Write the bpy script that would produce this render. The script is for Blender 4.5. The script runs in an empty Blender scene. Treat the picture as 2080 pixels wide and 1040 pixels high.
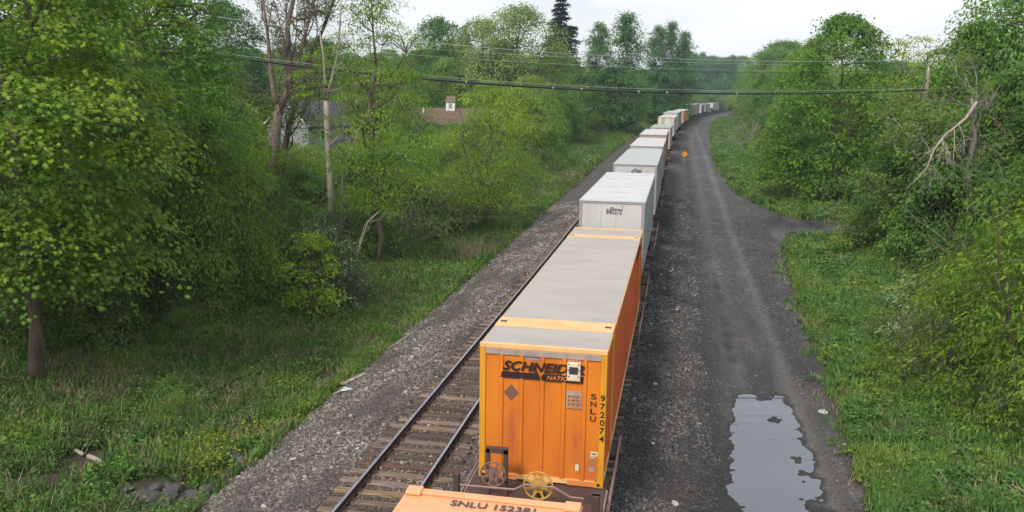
import bpy, bmesh, math, random
import numpy as np
from mathutils import Matrix, Vector

random.seed(7)
scene = bpy.context.scene
COL = scene.collection
PI = math.pi

# ------------------------------------------------------------------ camera, world, sun, exposure
cam_d = bpy.data.cameras.new("camera")
cam = bpy.data.objects.new("camera", cam_d)
COL.objects.link(cam)
scene.camera = cam
cam_d.sensor_width = 36.0
cam_d.lens = 1736.8 / 2080 * 36.0
cam_d.clip_start = 0.1
cam_d.clip_end = 4000
PITCH, YAW, ROLL = 0.184938, 0.1888, 0.015352
CAMP = Vector((6.2322, 0.0, 8.9361))
_fw = Vector((-math.sin(YAW) * math.cos(PITCH), math.cos(YAW) * math.cos(PITCH), -math.sin(PITCH)))
_rt = Vector((math.cos(YAW), math.sin(YAW), 0))
_up = _rt.cross(_fw)
_r2 = _rt * math.cos(ROLL) + _up * math.sin(ROLL)
_u2 = -_rt * math.sin(ROLL) + _up * math.cos(ROLL)
m = Matrix((_r2, _u2, -_fw)).transposed().to_4x4()
m.translation = CAMP
cam.matrix_world = m

SUN_EL, SUN_AZ = math.radians(44), math.radians(196)     # azimuth from +Y towards +X
world = bpy.data.worlds.new("World")
scene.world = world
world.use_nodes = True
wn, wl = world.node_tree.nodes, world.node_tree.links
wn.clear()
w_out = wn.new("ShaderNodeOutputWorld")
w_bg = wn.new("ShaderNodeBackground")
w_bg.inputs["Strength"].default_value = 0.10
w_sky = wn.new("ShaderNodeTexSky")
w_sky.sky_type = 'NISHITA'
w_sky.sun_disc = False
w_sky.sun_elevation = SUN_EL
w_sky.sun_rotation = SUN_AZ
w_sky.dust_density = 3.0
w_sky.air_density = 1.0
w_sky.ozone_density = 2.0
w_tc = wn.new("ShaderNodeTexCoord")
w_map = wn.new("ShaderNodeMapping")
w_map.inputs["Scale"].default_value = (1.0, 1.0, 2.6)
w_noise = wn.new("ShaderNodeTexNoise")
w_noise.inputs["Scale"].default_value = 1.6
w_noise.inputs["Detail"].default_value = 6
w_noise.inputs["Roughness"].default_value = 0.5
w_ramp = wn.new("ShaderNodeValToRGB")
w_ramp.color_ramp.elements[0].position = 0.38
w_ramp.color_ramp.elements[0].color = (0.40, 0.40, 0.40, 1)
w_ramp.color_ramp.elements[1].position = 0.62
w_ramp.color_ramp.elements[1].color = (0.95, 0.95, 0.95, 1)
w_mix = wn.new("ShaderNodeMixRGB")
w_mix.inputs["Color2"].default_value = (12.6, 12.9, 13.2, 1)   # veil of thin bright cloud
wl.new(w_tc.outputs["Generated"], w_map.inputs["Vector"])
wl.new(w_map.outputs["Vector"], w_noise.inputs["Vector"])
wl.new(w_noise.outputs["Fac"], w_ramp.inputs["Fac"])
wl.new(w_ramp.outputs["Color"], w_mix.inputs["Fac"])
wl.new(w_sky.outputs["Color"], w_mix.inputs["Color1"])
wl.new(w_mix.outputs["Color"], w_bg.inputs["Color"])
wl.new(w_bg.outputs["Background"], w_out.inputs["Surface"])

sun_d = bpy.data.lights.new("sun", 'SUN')
sun_d.energy = 3.3
sun_d.angle = math.radians(10)
sun_d.color = (1.0, 0.93, 0.82)
sun = bpy.data.objects.new("sun", sun_d)
COL.objects.link(sun)
_sd = Vector((math.sin(SUN_AZ) * math.cos(SUN_EL), math.cos(SUN_AZ) * math.cos(SUN_EL), math.sin(SUN_EL)))
sun.rotation_euler = _sd.to_track_quat('Z', 'Y').to_euler()

scene.render.engine = 'CYCLES'
vs = scene.view_settings
vs.view_transform = 'Standard'
vs.look = 'None'
vs.exposure = -0.04
vs.gamma = 1.0
vs.use_curve_mapping = False
scene.cycles.max_bounces = 6
scene.cycles.diffuse_bounces = 3
scene.cycles.transmission_bounces = 3
scene.cycles.glossy_bounces = 2
scene.cycles.volume_bounces = 0

# ------------------------------------------------------------------ place geometry (track coordinates)
S0, RC = 85.0, 3200.0        # the line is straight to S0, then curves right
T = 3.77                      # centre of the track that carries the train

def rise(s):
    t = np.clip(np.asarray(s, float) - 45, 0, 185)
    return .0135 * t - .0135 * 8 * (1 - np.exp(-t / 8))

PX = [-400, -200, -90, -50, -30, -16, -11, -7, -5.6, -4.7, -1.9, -1.5, 5.3, 5.7, 7.2, 8.5, 11, 12, 20, 30, 60, 120, 400]
PZ = [12, 9, 5, 2.6, 1.2, -.2, -.75, -1.15, -1.32, -1.05, -.27, -.225, -.225, -.28, -.66, -.72, -.70, -.6, -.3, .4, 2, 5, 12]

_nr = np.random.RandomState(11)
_wv = [(_nr.uniform(0, 2 * PI), _nr.uniform(.6, 1.5), _nr.uniform(0, 6.28)) for _ in range(12)]
_tab = _nr.uniform(-1, 1, 65536)
def _vn(x, y, sd):
    xi = np.floor(x).astype(np.int64); yi = np.floor(y).astype(np.int64); fx = x - xi; fy = y - yi
    fx = fx * fx * (3 - 2 * fx); fy = fy * fy * (3 - 2 * fy)
    def h(a, b): return _tab[((a * 73856093) ^ (b * 19349663) ^ (sd * 83492791)) & 65535]
    return (h(xi, yi) * (1 - fx) + h(xi + 1, yi) * fx) * (1 - fy) + (h(xi, yi + 1) * (1 - fx) + h(xi + 1, yi + 1) * fx) * fy
def wob(x, y, f):
    """fractal value noise, about -1..1"""
    x = np.asarray(x, float) * f * .36; y = np.asarray(y, float) * f * .36
    return 1.25 * (_vn(x, y, 1) * .58 + _vn(x * 2.1 + 3, y * 2.1, 2) * .27 + _vn(x * 4.3, y * 4.3 + 7, 3) * .15)

def gh(o, s):
    """height of the ground at offset o from the left track's centre, distance s along it"""
    o = np.asarray(o, float); s = np.asarray(s, float)
    z = np.interp(o, PX, PZ)
    grass = np.clip((np.abs(o - 3.5) - 9) / 4, 0, 1)
    rough = np.clip(np.abs(o - 1.8) - 3.8, 0, 1)
    z = z + grass * .16 * wob(o, s, .5) + rough * .012 * wob(o, s, 3.1)
    # shallow hollow in the road where the water stands
    cx = 8.64 + .10 * (s - 20) + 0 * o
    half = np.interp(s, [12, 20, 23, 25.5, 27.2, 28.2, 28.8, 30], [1.8, 1.62, 1.45, 1.2, .95, .78, .45, .05])
    q = (o - cx) / (half + .01)
    hol = np.clip(1.25 - np.abs(q) ** 1.7, -.3, 1) * np.clip((28.8 + 1.3 * wob(o + 4, s, 6.0) - s) / 1.1, 0, 1)
    z = z - np.where((o > 6.6) & (o < 11.6) & (s < 31), .05 * np.clip(hol, 0, 1) + .026 * (hol > 0) * (.5 * wob(o, s, 3.2) + .7 * wob(o, s, 11.0)), 0)
    # wheel tracks
    for c in (8.6, 10.2):
        z = z - .02 * (1 - .8 * np.exp(-((s - 30.0) / 1.6) ** 2)) * np.exp(-((o - c) / .28) ** 2)
    return z + rise(s)

def th(s):
    return max(0.0, (s - S0) / RC)

def W(o, s, z=0.0):
    if s <= S0:
        return Vector((o, s, z))
    a = (s - S0) / RC
    return Vector((RC - (RC - o) * math.cos(a), S0 + (RC - o) * math.sin(a), z))

def Wn(o, s, z):
    a = np.clip((s - S0) / RC, 0, None)
    x = RC - (RC - o) * np.cos(a)
    y = np.where(s <= S0, s, S0 + (RC - o) * np.sin(a))
    return np.stack([x, y, z], -1)

def G(o, s, dz=0.0):
    return W(o, s, float(gh(o, s)) + dz)

# ------------------------------------------------------------------ materials
def new_mat(name):
    mt = bpy.data.materials.new(name)
    mt.use_nodes = True
    nt = mt.node_tree
    b = nt.nodes["Principled BSDF"]
    return mt, nt, b

def mix_node(nt, a, b, fac, mode='MIX'):
    n = nt.nodes.new("ShaderNodeMixRGB")
    n.blend_type = mode
    for i, v in ((0, fac), (1, a), (2, b)):
        if hasattr(v, 'links') or hasattr(v, 'is_linked'):
            nt.links.new(v, n.inputs[i])
        elif i == 0:
            n.inputs[0].default_value = v
        else:
            n.inputs[i].default_value = (*v, 1)
    return n.outputs[0]

def noise(nt, scale, detail=4, rough=.55, coord='Object', stretch=None, vec=None):
    n = nt.nodes.new("ShaderNodeTexNoise")
    n.inputs["Scale"].default_value = scale
    n.inputs["Detail"].default_value = detail
    n.inputs["Roughness"].default_value = rough
    if vec is None:
        if coord == 'World':
            g = nt.nodes.new("ShaderNodeNewGeometry"); vec = g.outputs["Position"]
        else:
            tc = nt.nodes.new("ShaderNodeTexCoord"); vec = tc.outputs[coord]
    if stretch:
        mp = nt.nodes.new("ShaderNodeMapping")
        mp.inputs["Scale"].default_value = stretch
        nt.links.new(vec, mp.inputs["Vector"]); vec = mp.outputs["Vector"]
    nt.links.new(vec, n.inputs["Vector"])
    return n.outputs["Fac"]

def ramp(nt, fac, stops):
    r = nt.nodes.new("ShaderNodeValToRGB")
    els = r.color_ramp.elements
    while len(els) < len(stops):
        els.new(.5)
    for e, (p, c) in zip(els, stops):
        e.position = p
        e.color = (*c, 1) if not isinstance(c, (int, float)) else (c, c, c, 1)
    nt.links.new(fac, r.inputs["Fac"])
    return r.outputs["Color"]

def bump(nt, b, h, strength=.4, dist=.02):
    n = nt.nodes.new("ShaderNodeBump")
    n.inputs["Strength"].default_value = strength
    n.inputs["Distance"].default_value = dist
    nt.links.new(h, n.inputs["Height"])
    nt.links.new(n.outputs["Normal"], b.inputs["Normal"])

def paint(name, col, rough=.45, dirt=(.12, .08, .06), amt=.35, scale=1.3, metallic=0.0, stretch=(1, 1, .35), bmp=0.0, fade=None):
    mt, nt, b = new_mat(name)
    n1 = noise(nt, scale, 6, .6, stretch=stretch)
    f = ramp(nt, n1, [(.45, 0.0), (.78, amt)])
    c = mix_node(nt, col, dirt, f)
    n2 = noise(nt, scale * 14, 3, .6, stretch=stretch)
    f2 = ramp(nt, n2, [(.60, 0.0), (.80, amt * .8)])
    c = mix_node(nt, c, dirt, f2)
    if fade:
        n3 = noise(nt, scale * .5, 3, .5)
        c = mix_node(nt, c, fade, ramp(nt, n3, [(.35, 0.0), (.7, .6)]))
    nt.links.new(c, b.inputs["Base Color"])
    b.inputs["Roughness"].default_value = rough
    b.inputs["Metallic"].default_value = metallic
    if bmp:
        bump(nt, b, noise(nt, scale * 6, 4), bmp, .01)
    return mt

def plain(name, col, rough=.6, metallic=0.0):
    mt, nt, b = new_mat(name)
    n = noise(nt, 7, 3)
    c = mix_node(nt, col, tuple(v * .75 for v in col), ramp(nt, n, [(.4, 0.0), (.7, 1.0)]))
    nt.links.new(c, b.inputs["Base Color"])
    b.inputs["Roughness"].default_value = rough
    b.inputs["Metallic"].default_value = metallic
    return mt

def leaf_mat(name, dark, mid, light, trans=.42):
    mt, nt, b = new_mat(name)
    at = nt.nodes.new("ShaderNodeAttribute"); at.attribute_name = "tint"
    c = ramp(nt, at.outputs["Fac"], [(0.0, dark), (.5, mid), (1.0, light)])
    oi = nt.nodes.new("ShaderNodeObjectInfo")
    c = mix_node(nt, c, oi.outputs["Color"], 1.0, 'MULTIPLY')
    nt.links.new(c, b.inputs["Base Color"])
    b.inputs["Roughness"].default_value = .55
    b.inputs["Specular IOR Level"].default_value = .3
    tr = nt.nodes.new("ShaderNodeBsdfTranslucent")
    c2 = mix_node(nt, c, (1.3, 1.25, .45), 1.0, 'MULTIPLY')
    nt.links.new(c2, tr.inputs["Color"])
    ms = nt.nodes.new("ShaderNodeMixShader")
    ms.inputs[0].default_value = trans
    nt.links.new(b.outputs[0], ms.inputs[1]); nt.links.new(tr.outputs[0], ms.inputs[2])
    nt.links.new(ms.outputs[0], nt.nodes["Material Output"].inputs["Surface"])
    return mt

M = {}
M['maple_leaf'] = leaf_mat("maple leaf", (.075, .155, .024), (.135, .255, .028), (.27, .40, .038))
M['leaf'] = leaf_mat("broad leaf", (.075, .145, .034), (.145, .245, .050), (.24, .35, .065))
M['fine_leaf'] = leaf_mat("fine leaf", (.06, .11, .02), (.11, .19, .025), (.20, .31, .035), .4)
M['needle'] = leaf_mat("needle", (.022, .038, .026), (.038, .062, .038), (.06, .09, .05), .1)
M['bush_leaf'] = leaf_mat("bush leaf", (.08, .155, .036), (.15, .255, .045), (.25, .37, .06))

def bark(name, a, b_, scale=6):
    mt, nt, b = new_mat(name)
    n = noise(nt, scale, 6, .65, stretch=(1, 1, .25))
    c = ramp(nt, n, [(.3, a), (.7, b_)])
    oi = nt.nodes.new("ShaderNodeObjectInfo")
    c = mix_node(nt, c, oi.outputs["Color"], 1.0, 'MULTIPLY')
    nt.links.new(c, b.inputs["Base Color"])
    b.inputs["Roughness"].default_value = .9
    bump(nt, b, n, .6, .03)
    return mt
M['bark'] = bark("brown bark", (.05, .038, .03), (.16, .12, .09))
M['bark_grey'] = bark("grey bark", (.09, .08, .07), (.24, .21, .18))
M['bark_pink'] = bark("peeling reddish bark", (.07, .052, .045), (.23, .165, .135))
M['deadwood'] = bark("bleached dead wood", (.20, .17, .14), (.44, .39, .33), 5)
M['birch'] = bark("birch bark", (.10, .09, .08), (.62, .6, .55), 4)
M['twig'] = bark("dry twig", (.12, .09, .07), (.30, .24, .19))

# ------------------------------------------------------------------ mesh helpers
def obj(name, me, mat=None, parent=None, loc=None):
    if isinstance(mat, (list, tuple)):
        for q in mat: me.materials.append(q)
    elif mat is not None and len(me.materials) == 0:
        me.materials.append(mat)
    o = bpy.data.objects.new(name, me)
    COL.objects.link(o)
    if parent is not None: o.parent = parent
    if loc is not None: o.location = loc
    return o

def tag(o, label=None, cat=None, group=None, kind=None):
    if label: o['label'] = label
    if cat: o['category'] = cat
    if group: o['group'] = group
    if kind: o['kind'] = kind
    return o

def empty(name, loc=(0, 0, 0), rz=0.0, label=None, cat=None, group=None):
    o = bpy.data.objects.new(name, None)
    COL.objects.link(o)
    o.location = loc; o.rotation_euler = (0, 0, rz)
    o.empty_display_size = .3
    return tag(o, label, cat, group)

class MB:
    def __init__(s): s.v, s.f, s.mi = [], [], []
    def add(s, vs_, fs, mi=0):
        n = len(s.v); s.v += [tuple(q) for q in vs_]
        s.f += [tuple(i + n for i in f) for f in fs]; s.mi += [mi] * len(fs); return s
    def box(s, x0, x1, y0, y1, z0, z1, mi=0):
        return s.add([(x0, y0, z0), (x1, y0, z0), (x1, y1, z0), (x0, y1, z0), (x0, y0, z1), (x1, y0, z1), (x1, y1, z1), (x0, y1, z1)],
                     [(0, 3, 2, 1), (4, 5, 6, 7), (0, 1, 5, 4), (1, 2, 6, 5), (2, 3, 7, 6), (3, 0, 4, 7)], mi)
    def tube(s, pts, rad, n=6, cap=True, mi=0):
        pts = [Vector(p) for p in pts]
        if not hasattr(rad, '__len__'): rad = [rad] * len(pts)
        base = len(s.v); prev = None
        for i, p in enumerate(pts):
            d = (pts[min(i + 1, len(pts) - 1)] - pts[max(i - 1, 0)])
            if d.length < 1e-6: d = Vector((0, 0, 1))
            d.normalize()
            a = prev - d * prev.dot(d) if prev is not None else d.orthogonal()
            if a.length < 1e-4: a = d.orthogonal()
            a.normalize(); prev = a
            b = d.cross(a)
            for k in range(n):
                t = 2 * PI * k / n
                s.v.append(tuple(p + (a * math.cos(t) + b * math.sin(t)) * rad[i]))
        for i in range(len(pts) - 1):
            for k in range(n):
                k2 = (k + 1) % n
                s.f.append((base + i * n + k, base + i * n + k2, base + (i + 1) * n + k2, base + (i + 1) * n + k)); s.mi.append(mi)
        if cap:
            s.f.append(tuple(base + k for k in range(n))[::-1]); s.mi.append(mi)
            e = base + (len(pts) - 1) * n
            s.f.append(tuple(e + k for k in range(n))); s.mi.append(mi)
        return s
    def prism(s, poly, axis, a, b, mi=0):
        """poly of 2D points extruded along axis between a and b"""
        def p3(p, t):
            return {'y': (p[0], t, p[1]), 'x': (t, p[0], p[1]), 'z': (p[0], p[1], t)}[axis]
        n = len(poly)
        return s.add([p3(p, a) for p in poly] + [p3(p, b) for p in poly],
                     [tuple(range(n)), tuple(range(2 * n - 1, n - 1, -1))] + [(i, i + n, (i + 1) % n + n, (i + 1) % n) for i in range(n)], mi)
    def mesh(s, name, smooth=False):
        me = bpy.data.meshes.new(name)
        me.from_pydata(s.v, [], s.f)
        if any(s.mi): me.polygons.foreach_set('material_index', s.mi)
        if smooth: me.polygons.foreach_set('use_smooth', [True] * len(me.polygons))
        bm = bmesh.new(); bm.from_mesh(me); bmesh.ops.recalc_face_normals(bm, faces=bm.faces); bm.to_mesh(me); bm.free()
        me.update()
        return me
    def build(s, name, mat, parent=None, smooth=False, bevel=0, loc=None):
        o = obj(name, s.mesh(name, smooth), mat, parent, loc)
        if bevel:
            md = o.modifiers.new("bevel", 'BEVEL'); md.width = bevel; md.segments = 2; md.limit_method = 'ANGLE'
        return o

def np_mesh(name, verts, faces, tint=None, smooth=False):
    """verts (N,3), faces (F,k) all the same size"""
    me = bpy.data.meshes.new(name)
    F, k = faces.shape
    me.vertices.add(len(verts)); me.vertices.foreach_set('co', np.ascontiguousarray(verts, np.float32).ravel())
    me.loops.add(F * k); me.loops.foreach_set('vertex_index', np.ascontiguousarray(faces, np.int32).ravel())
    me.polygons.add(F)
    me.polygons.foreach_set('loop_start', np.arange(0, F * k, k, dtype=np.int32))
    me.polygons.foreach_set('loop_total', np.full(F, k, np.int32))
    if smooth: me.polygons.foreach_set('use_smooth', np.ones(F, bool))
    me.update(calc_edges=True)
    if tint is not None:
        a = me.attributes.new("tint", 'FLOAT', 'POINT'); a.data.foreach_set('value', np.ascontiguousarray(tint, np.float32))
    me.validate()
    return me

def text_mesh(s, bold=0.0, shear=0.0, line=1.0, align='LEFT', depth=.004):
    cu = bpy.data.curves.new("lettering", 'FONT')
    cu.body = s; cu.offset = bold; cu.shear = shear; cu.space_line = line; cu.align_x = align
    cu.extrude = depth; cu.resolution_u = 3
    o = bpy.data.objects.new("lettering", cu)
    COL.objects.link(o)
    dg = bpy.context.evaluated_depsgraph_get()
    me = bpy.data.meshes.new_from_object(o.evaluated_get(dg))
    bpy.data.objects.remove(o); bpy.data.curves.remove(cu)
    me.materials.clear()
    return me

def fit_text(me, w, h, M4):
    n = len(me.vertices); co = np.zeros(n * 3, np.float32); me.vertices.foreach_get('co', co); co = co.reshape(-1, 3)
    lo, hi = co.min(0), co.max(0)
    co[:, 0] = (co[:, 0] - lo[0]) / (hi[0] - lo[0]) * w
    co[:, 1] = (co[:, 1] - lo[1]) / (hi[1] - lo[1]) * h
    me.vertices.foreach_set('co', co.ravel()); me.update()
    me.transform(M4)
    return me

def letters(s, x0, z0, w, h, y, mat, parent, name='lettering', **k):
    """upright lettering on a wall that faces -y; (x0,z0) is its lower left corner"""
    me = fit_text(text_mesh(s, **k), w, h, Matrix.Translation((x0, y, z0)) @ Matrix.Rotation(PI / 2, 4, 'X'))
    return obj(name, me, mat, parent)

# ------------------------------------------------------------------ vegetation generators
LEAF = {
    # (a along the leaf, b across, n up)
    'oval': (np.array([(0, 0, 0), (.5, .30, .07), (1, 0, -.06), (.5, -.30, .07)]), [(0, 1, 2), (0, 2, 3)]),
    'narrow': (np.array([(0, 0, 0), (.45, .16, .05), (1, 0, -.08), (.45, -.16, .05)]), [(0, 1, 2), (0, 2, 3)]),
    'maple': (np.array([(0, 0, 0), (.05, .50, -.10), (.30, .22, .03), (.62, .58, -.10), (.62, .18, .03), (1.05, 0, -.14),
                        (.62, -.18, .03), (.62, -.58, -.10), (.30, -.22, .03), (.05, -.50, -.10)]),
              [(0, 1, 2), (0, 2, 8), (0, 8, 9), (2, 3, 4), (2, 4, 6), (2, 6, 8), (6, 7, 8), (4, 5, 6)]),
    'star': (np.array([(0, 0, 0), (.2, .50, -.10), (.42, .16, .03), (1.0, 0, -.12), (.42, -.16, .03), (.2, -.50, -.10)]),
             [(0, 1, 2), (0, 2, 4), (0, 4, 5), (2, 3, 4)]),
}

def place_leaves(rs, c, nrm, size, kind, adir=None):
    tv, tf = LEAF[kind]
    N = len(c)
    nrm = nrm / (np.linalg.norm(nrm, axis=1, keepdims=True) + 1e-9)
    r = rs.normal(size=(N, 3)) if adir is None else adir + rs.normal(size=(N, 3)) * .45
    a = r - nrm * (r * nrm).sum(1, keepdims=True)
    a /= (np.linalg.norm(a, axis=1, keepdims=True) + 1e-9)
    b = np.cross(nrm, a)
    sz = np.asarray(size).reshape(-1, 1, 1)
    v = c[:, None, :] + sz * (tv[None, :, 0:1] * a[:, None, :] + tv[None, :, 1:2] * b[:, None, :] + tv[None, :, 2:3] * nrm[:, None, :])
    k = len(tv)
    f = (np.array(tf)[None] + (np.arange(N) * k)[:, None, None]).reshape(-1, 3)
    return v.reshape(-1, 3), f, k

def profile(shape, t):
    if shape == 'round': return np.sqrt(np.clip(1 - (2 * t - .9) ** 2 / 1.25, 0.02, 1))
    if shape == 'maple': return np.clip(np.sin(PI * (t * .86 + .14)) ** .6, .12, 1)
    if shape == 'tall': return np.clip(np.sin(PI * (t * .85 + .12)) ** .8, .1, 1)
    if shape == 'column': return np.clip(np.sin(PI * (t * .88 + .1)) ** .5, .1, 1)
    if shape == 'vase': return np.clip(.35 + .75 * t - .45 * np.clip(t - .75, 0, 1) * 4 * .6, .15, 1.1)
    if shape == 'bush': return np.clip(np.sqrt(np.clip(1 - t ** 2, 0, 1)), .15, 1)
    if shape == 'cone': return np.clip(1.02 - t, .03, 1)

def tree_geo(seed, H, R, base, shape, ncl, nlf, lsize, kind, cr, flat=.45, tr=.22, droop=.35, inner=.45, lobe=.28,
             upb=.8, limbs=9, spread=1.0, lean=(0, 0), stems=1, tip_bias=.5, tones=(.25, .75)):
    """returns (trunk mesh, crown mesh)"""
    rs = np.random.RandomState(seed)
    t = rs.uniform(0, 1, ncl) ** .9
    ang = rs.uniform(0, 2 * PI, ncl)
    lob = 1 + lobe * (np.sin(ang * 2 + rs.uniform(0, 6) + 3 * t) + .7 * np.sin(ang * 3 + rs.uniform(0, 6) - 5 * t) + .6 * np.sin(7 * t * 2 + ang + rs.uniform(0, 6))) / 1.6
    rad = R * profile(shape, t) * lob * (inner + (1 - inner) * rs.uniform(0, 1, ncl) ** tip_bias)
    zc = H * (base + (1 - base) * t) - cr * .3
    cx = np.cos(ang) * rad + lean[0] * t; cy = np.sin(ang) * rad + lean[1] * t
    nt_ = max(4, ncl // 16)      # a leader of leaves at the very top
    cx[:nt_] = lean[0] + rs.normal(0, R * .13, nt_); cy[:nt_] = lean[1] + rs.normal(0, R * .13, nt_); zc[:nt_] = H * rs.uniform(.84, .985, nt_)
    t[:nt_] = .9
    C = np.stack([cx, cy, zc], 1)
    crs = cr * rs.uniform(.65, 1.35, ncl) * np.clip(1.15 - .5 * t, .5, 1.2)
    nl = np.maximum(3, (nlf * (crs / cr) ** 2).astype(int))
    idx = np.repeat(np.arange(ncl), nl); N = len(idx)
    rr = np.sqrt(rs.uniform(0, 1, N)) * crs[idx]; aa = rs.uniform(0, 2 * PI, N)
    lx, ly = np.cos(aa) * rr, np.sin(aa) * rr
    # a ragged, drooping pad
    star = 1 + .35 * np.sin(aa * 3 + idx * 1.7) + .25 * np.sin(aa * 5 + idx)
    lx *= star; ly *= star
    lz = rs.normal(0, 1, N) * crs[idx] * flat * .45 - droop * (rr ** 2) / (crs[idx] + .01)
    out = np.stack([np.cos(ang), np.sin(ang), np.zeros(ncl)], 1)
    P = C[idx] + np.stack([lx, ly, lz], 1)
    P += out[idx] * 0
    P[:, 2] -= .25 * (lx * out[idx, 0] + ly * out[idx, 1]) * spread
    nr = np.stack([lx, ly, np.zeros(N)], 1) / (crs[idx, None] + .01) * .7 + out[idx] * .45 + np.array([0, 0, upb]) + rs.normal(0, .45, (N, 3))
    ad = np.stack([lx, ly, np.zeros(N)], 1) / (crs[idx, None] + .01) + out[idx] * .6 + np.array([0, 0, -.5])
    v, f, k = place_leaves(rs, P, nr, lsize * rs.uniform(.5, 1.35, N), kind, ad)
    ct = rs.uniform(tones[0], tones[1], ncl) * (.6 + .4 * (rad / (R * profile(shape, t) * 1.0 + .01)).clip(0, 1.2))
    tint = np.clip(ct[idx] + rs.normal(0, .10, N) + .22 * (rr / (crs[idx] + .01) - .6), 0, 1)  # pad rims yellower: young leaves, plus tip highlights put into the tint
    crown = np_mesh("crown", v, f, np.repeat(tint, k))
    # trunk, limbs and branches
    mb = MB()
    for sidx in range(stems):
        sx = 0 if stems == 1 else rs.uniform(-.3, .3) * R * .4; sy = 0 if stems == 1 else rs.uniform(-.3, .3) * R * .4
        top = H * (.93 if stems == 1 else rs.uniform(.6, .95))
        ex = lean[0] + (0 if stems == 1 else sx * 4); ey = lean[1] + (0 if stems == 1 else sy * 4)
        tp = []
        for i in range(9):
            q = i / 8
            tp.append((sx + ex * q + rs.normal(0, .012) * H * (q > 0), sy + ey * q + rs.normal(0, .012) * H * (q > 0), -.25 + (top + .25) * q))
        rr_ = tr if stems == 1 else tr * rs.uniform(.5, 1)
        mb.tube(tp, [rr_ * (1.25 if i == 0 else 1.0) * (1 - .9 * i / 8) + .012 for i in range(9)], 8)
        if sidx == 0: tpts = np.array(tp)
    order = rs.permutation(ncl)[:min(ncl, 150)]
    L = []
    zlo = tpts[0, 2]; zhi = tpts[-1, 2]
    def trunk_at(z):
        q = np.clip((z - zlo) / (zhi - zlo), 0, 1) * 8; i = int(min(q, 7)); return tpts[i] * (1 - (q - i)) + tpts[i + 1] * (q - i)
    for n_, j in enumerate(order[:limbs]):
        c = C[j]; hz = max(H * base * .6, c[2] - np.hypot(c[0], c[1]) * .75 - .2)
        a = trunk_at(min(hz, zhi * .95)); mid = (a + c) / 2 + np.array([0, 0, -.06 * H * .5]) + rs.normal(0, .03, 3) * R
        pts = [a, a * .5 + mid * .5, mid, mid * .5 + c * .5 + rs.normal(0, .02, 3) * R, c]
        r0 = tr * .42 * (1 - .6 * hz / H)
        mb.tube(pts, [r0, r0 * .8, r0 * .6, r0 * .4, r0 * .15], 5, cap=False)
        L += [pts[1], pts[2], pts[3]]
    L = np.array(L + [trunk_at(z) for z in np.linspace(H * base, zhi, 6)])
    for j in order[limbs:]:
        c = C[j]; d = np.linalg.norm(L - c, axis=1) + np.clip(L[:, 2] - c[2], 0, 9) * 1.5
        a = L[d.argmin()]; mid = (a + c) / 2 + rs.normal(0, .05, 3) * R * .5
        r0 = tr * .12 + .008
        mb.tube([a, mid, c], [r0, r0 * .7, r0 * .3], 4, cap=False)
    return mb.mesh("trunk", True), crown

def conifer_geo(seed, H, R, ls=.5):
    rs = np.random.RandomState(seed)
    mb = MB(); mb.tube([(0, 0, -.2), (0, 0, H * .5), (0, 0, H)], [.28, .17, .02], 7)
    P, Nn, A = [], [], []
    z = H * .08
    while z < H * .99:
        q = 1 - z / H; L_ = R * (q ** .8) * rs.uniform(.75, 1.1) + .15
        for k in range(int(8 + 5 * q)):
            if rs.rand() < .15: continue
            a = rs.uniform(0, 2 * PI); l = L_ * rs.uniform(.7, 1.15); d = np.array([math.cos(a), math.sin(a), 0])
            e = d * l + np.array([0, 0, z - l * .18 + .25 * l * .3])
            mb.tube([(0, 0, z), tuple((d * l * .6) + np.array([0, 0, z - l * .16])), tuple(e)], [.05, .03, .01], 4, cap=False)
            n = int(26 * l / ls * .8) + 4
            tt = rs.uniform(.12, 1, n); side = rs.normal(0, .22, n) * l * .5
            s_ = np.array([-d[1], d[0], 0])
            p = d * (tt * l)[:, None] + s_ * side[:, None]
            p[:, 2] += z - tt * l * .14 - np.abs(side) * .6 + rs.normal(0, .05, n)
            P.append(p); Nn.append(np.tile([0, 0, 1.0], (n, 1)) + rs.normal(0, .5, (n, 3))); A.append(np.tile(d, (n, 1)) + s_ * np.sign(side)[:, None] * .7 + np.array([0, 0, -.6]))
        z += H * .028
    P, Nn, A = map(np.concatenate, (P, Nn, A))
    v, f, k = place_leaves(rs, P, Nn, ls * rs.uniform(.7, 1.2, len(P)), 'narrow', A)
    return mb.mesh("trunk", True), np_mesh("crown", v, f, np.repeat(rs.uniform(.1, .8, len(P)), k))

def branch_rec(mb, rs, p, d, L_, r, depth, up=.1, split=(2, 4), wig=.18, n=6, tips=None, minr=.006, kink=.75):
    pts = [p]; q = Vector(p); dd = Vector(d).normalized(); segs = 4
    for i in range(segs):
        dd = (dd + Vector(rs.normal(0, wig, 3)) + Vector((0, 0, up))).normalized()
        q = q + dd * (L_ / segs); pts.append(q.copy())
    mb.tube(pts, [max(minr, r * (1 - .45 * i / segs)) for i in range(segs + 1)], n, cap=False)
    if depth == 0:
        if tips is not None: tips.append((q.copy(), dd.copy()))
        return
    for k in range(rs.randint(*split) + 0):
        i = rs.randint(2, segs + 1)
        nd = (dd + Vector(rs.normal(0, kink, 3))).normalized()
        branch_rec(mb, rs, pts[i], nd, L_ * rs.uniform(.5, .8), r * rs.uniform(.4, .62), depth - 1, up, split, wig, max(3, n - 1), tips, minr, kink)
    branch_rec(mb, rs, pts[-1], dd, L_ * .75, r * .55, depth - 1, up, split, wig, max(3, n - 1), tips, minr, kink)

_protos = {}
def proto(key, fn):
    if key not in _protos: _protos[key] = fn()
    return _protos[key]

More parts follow.
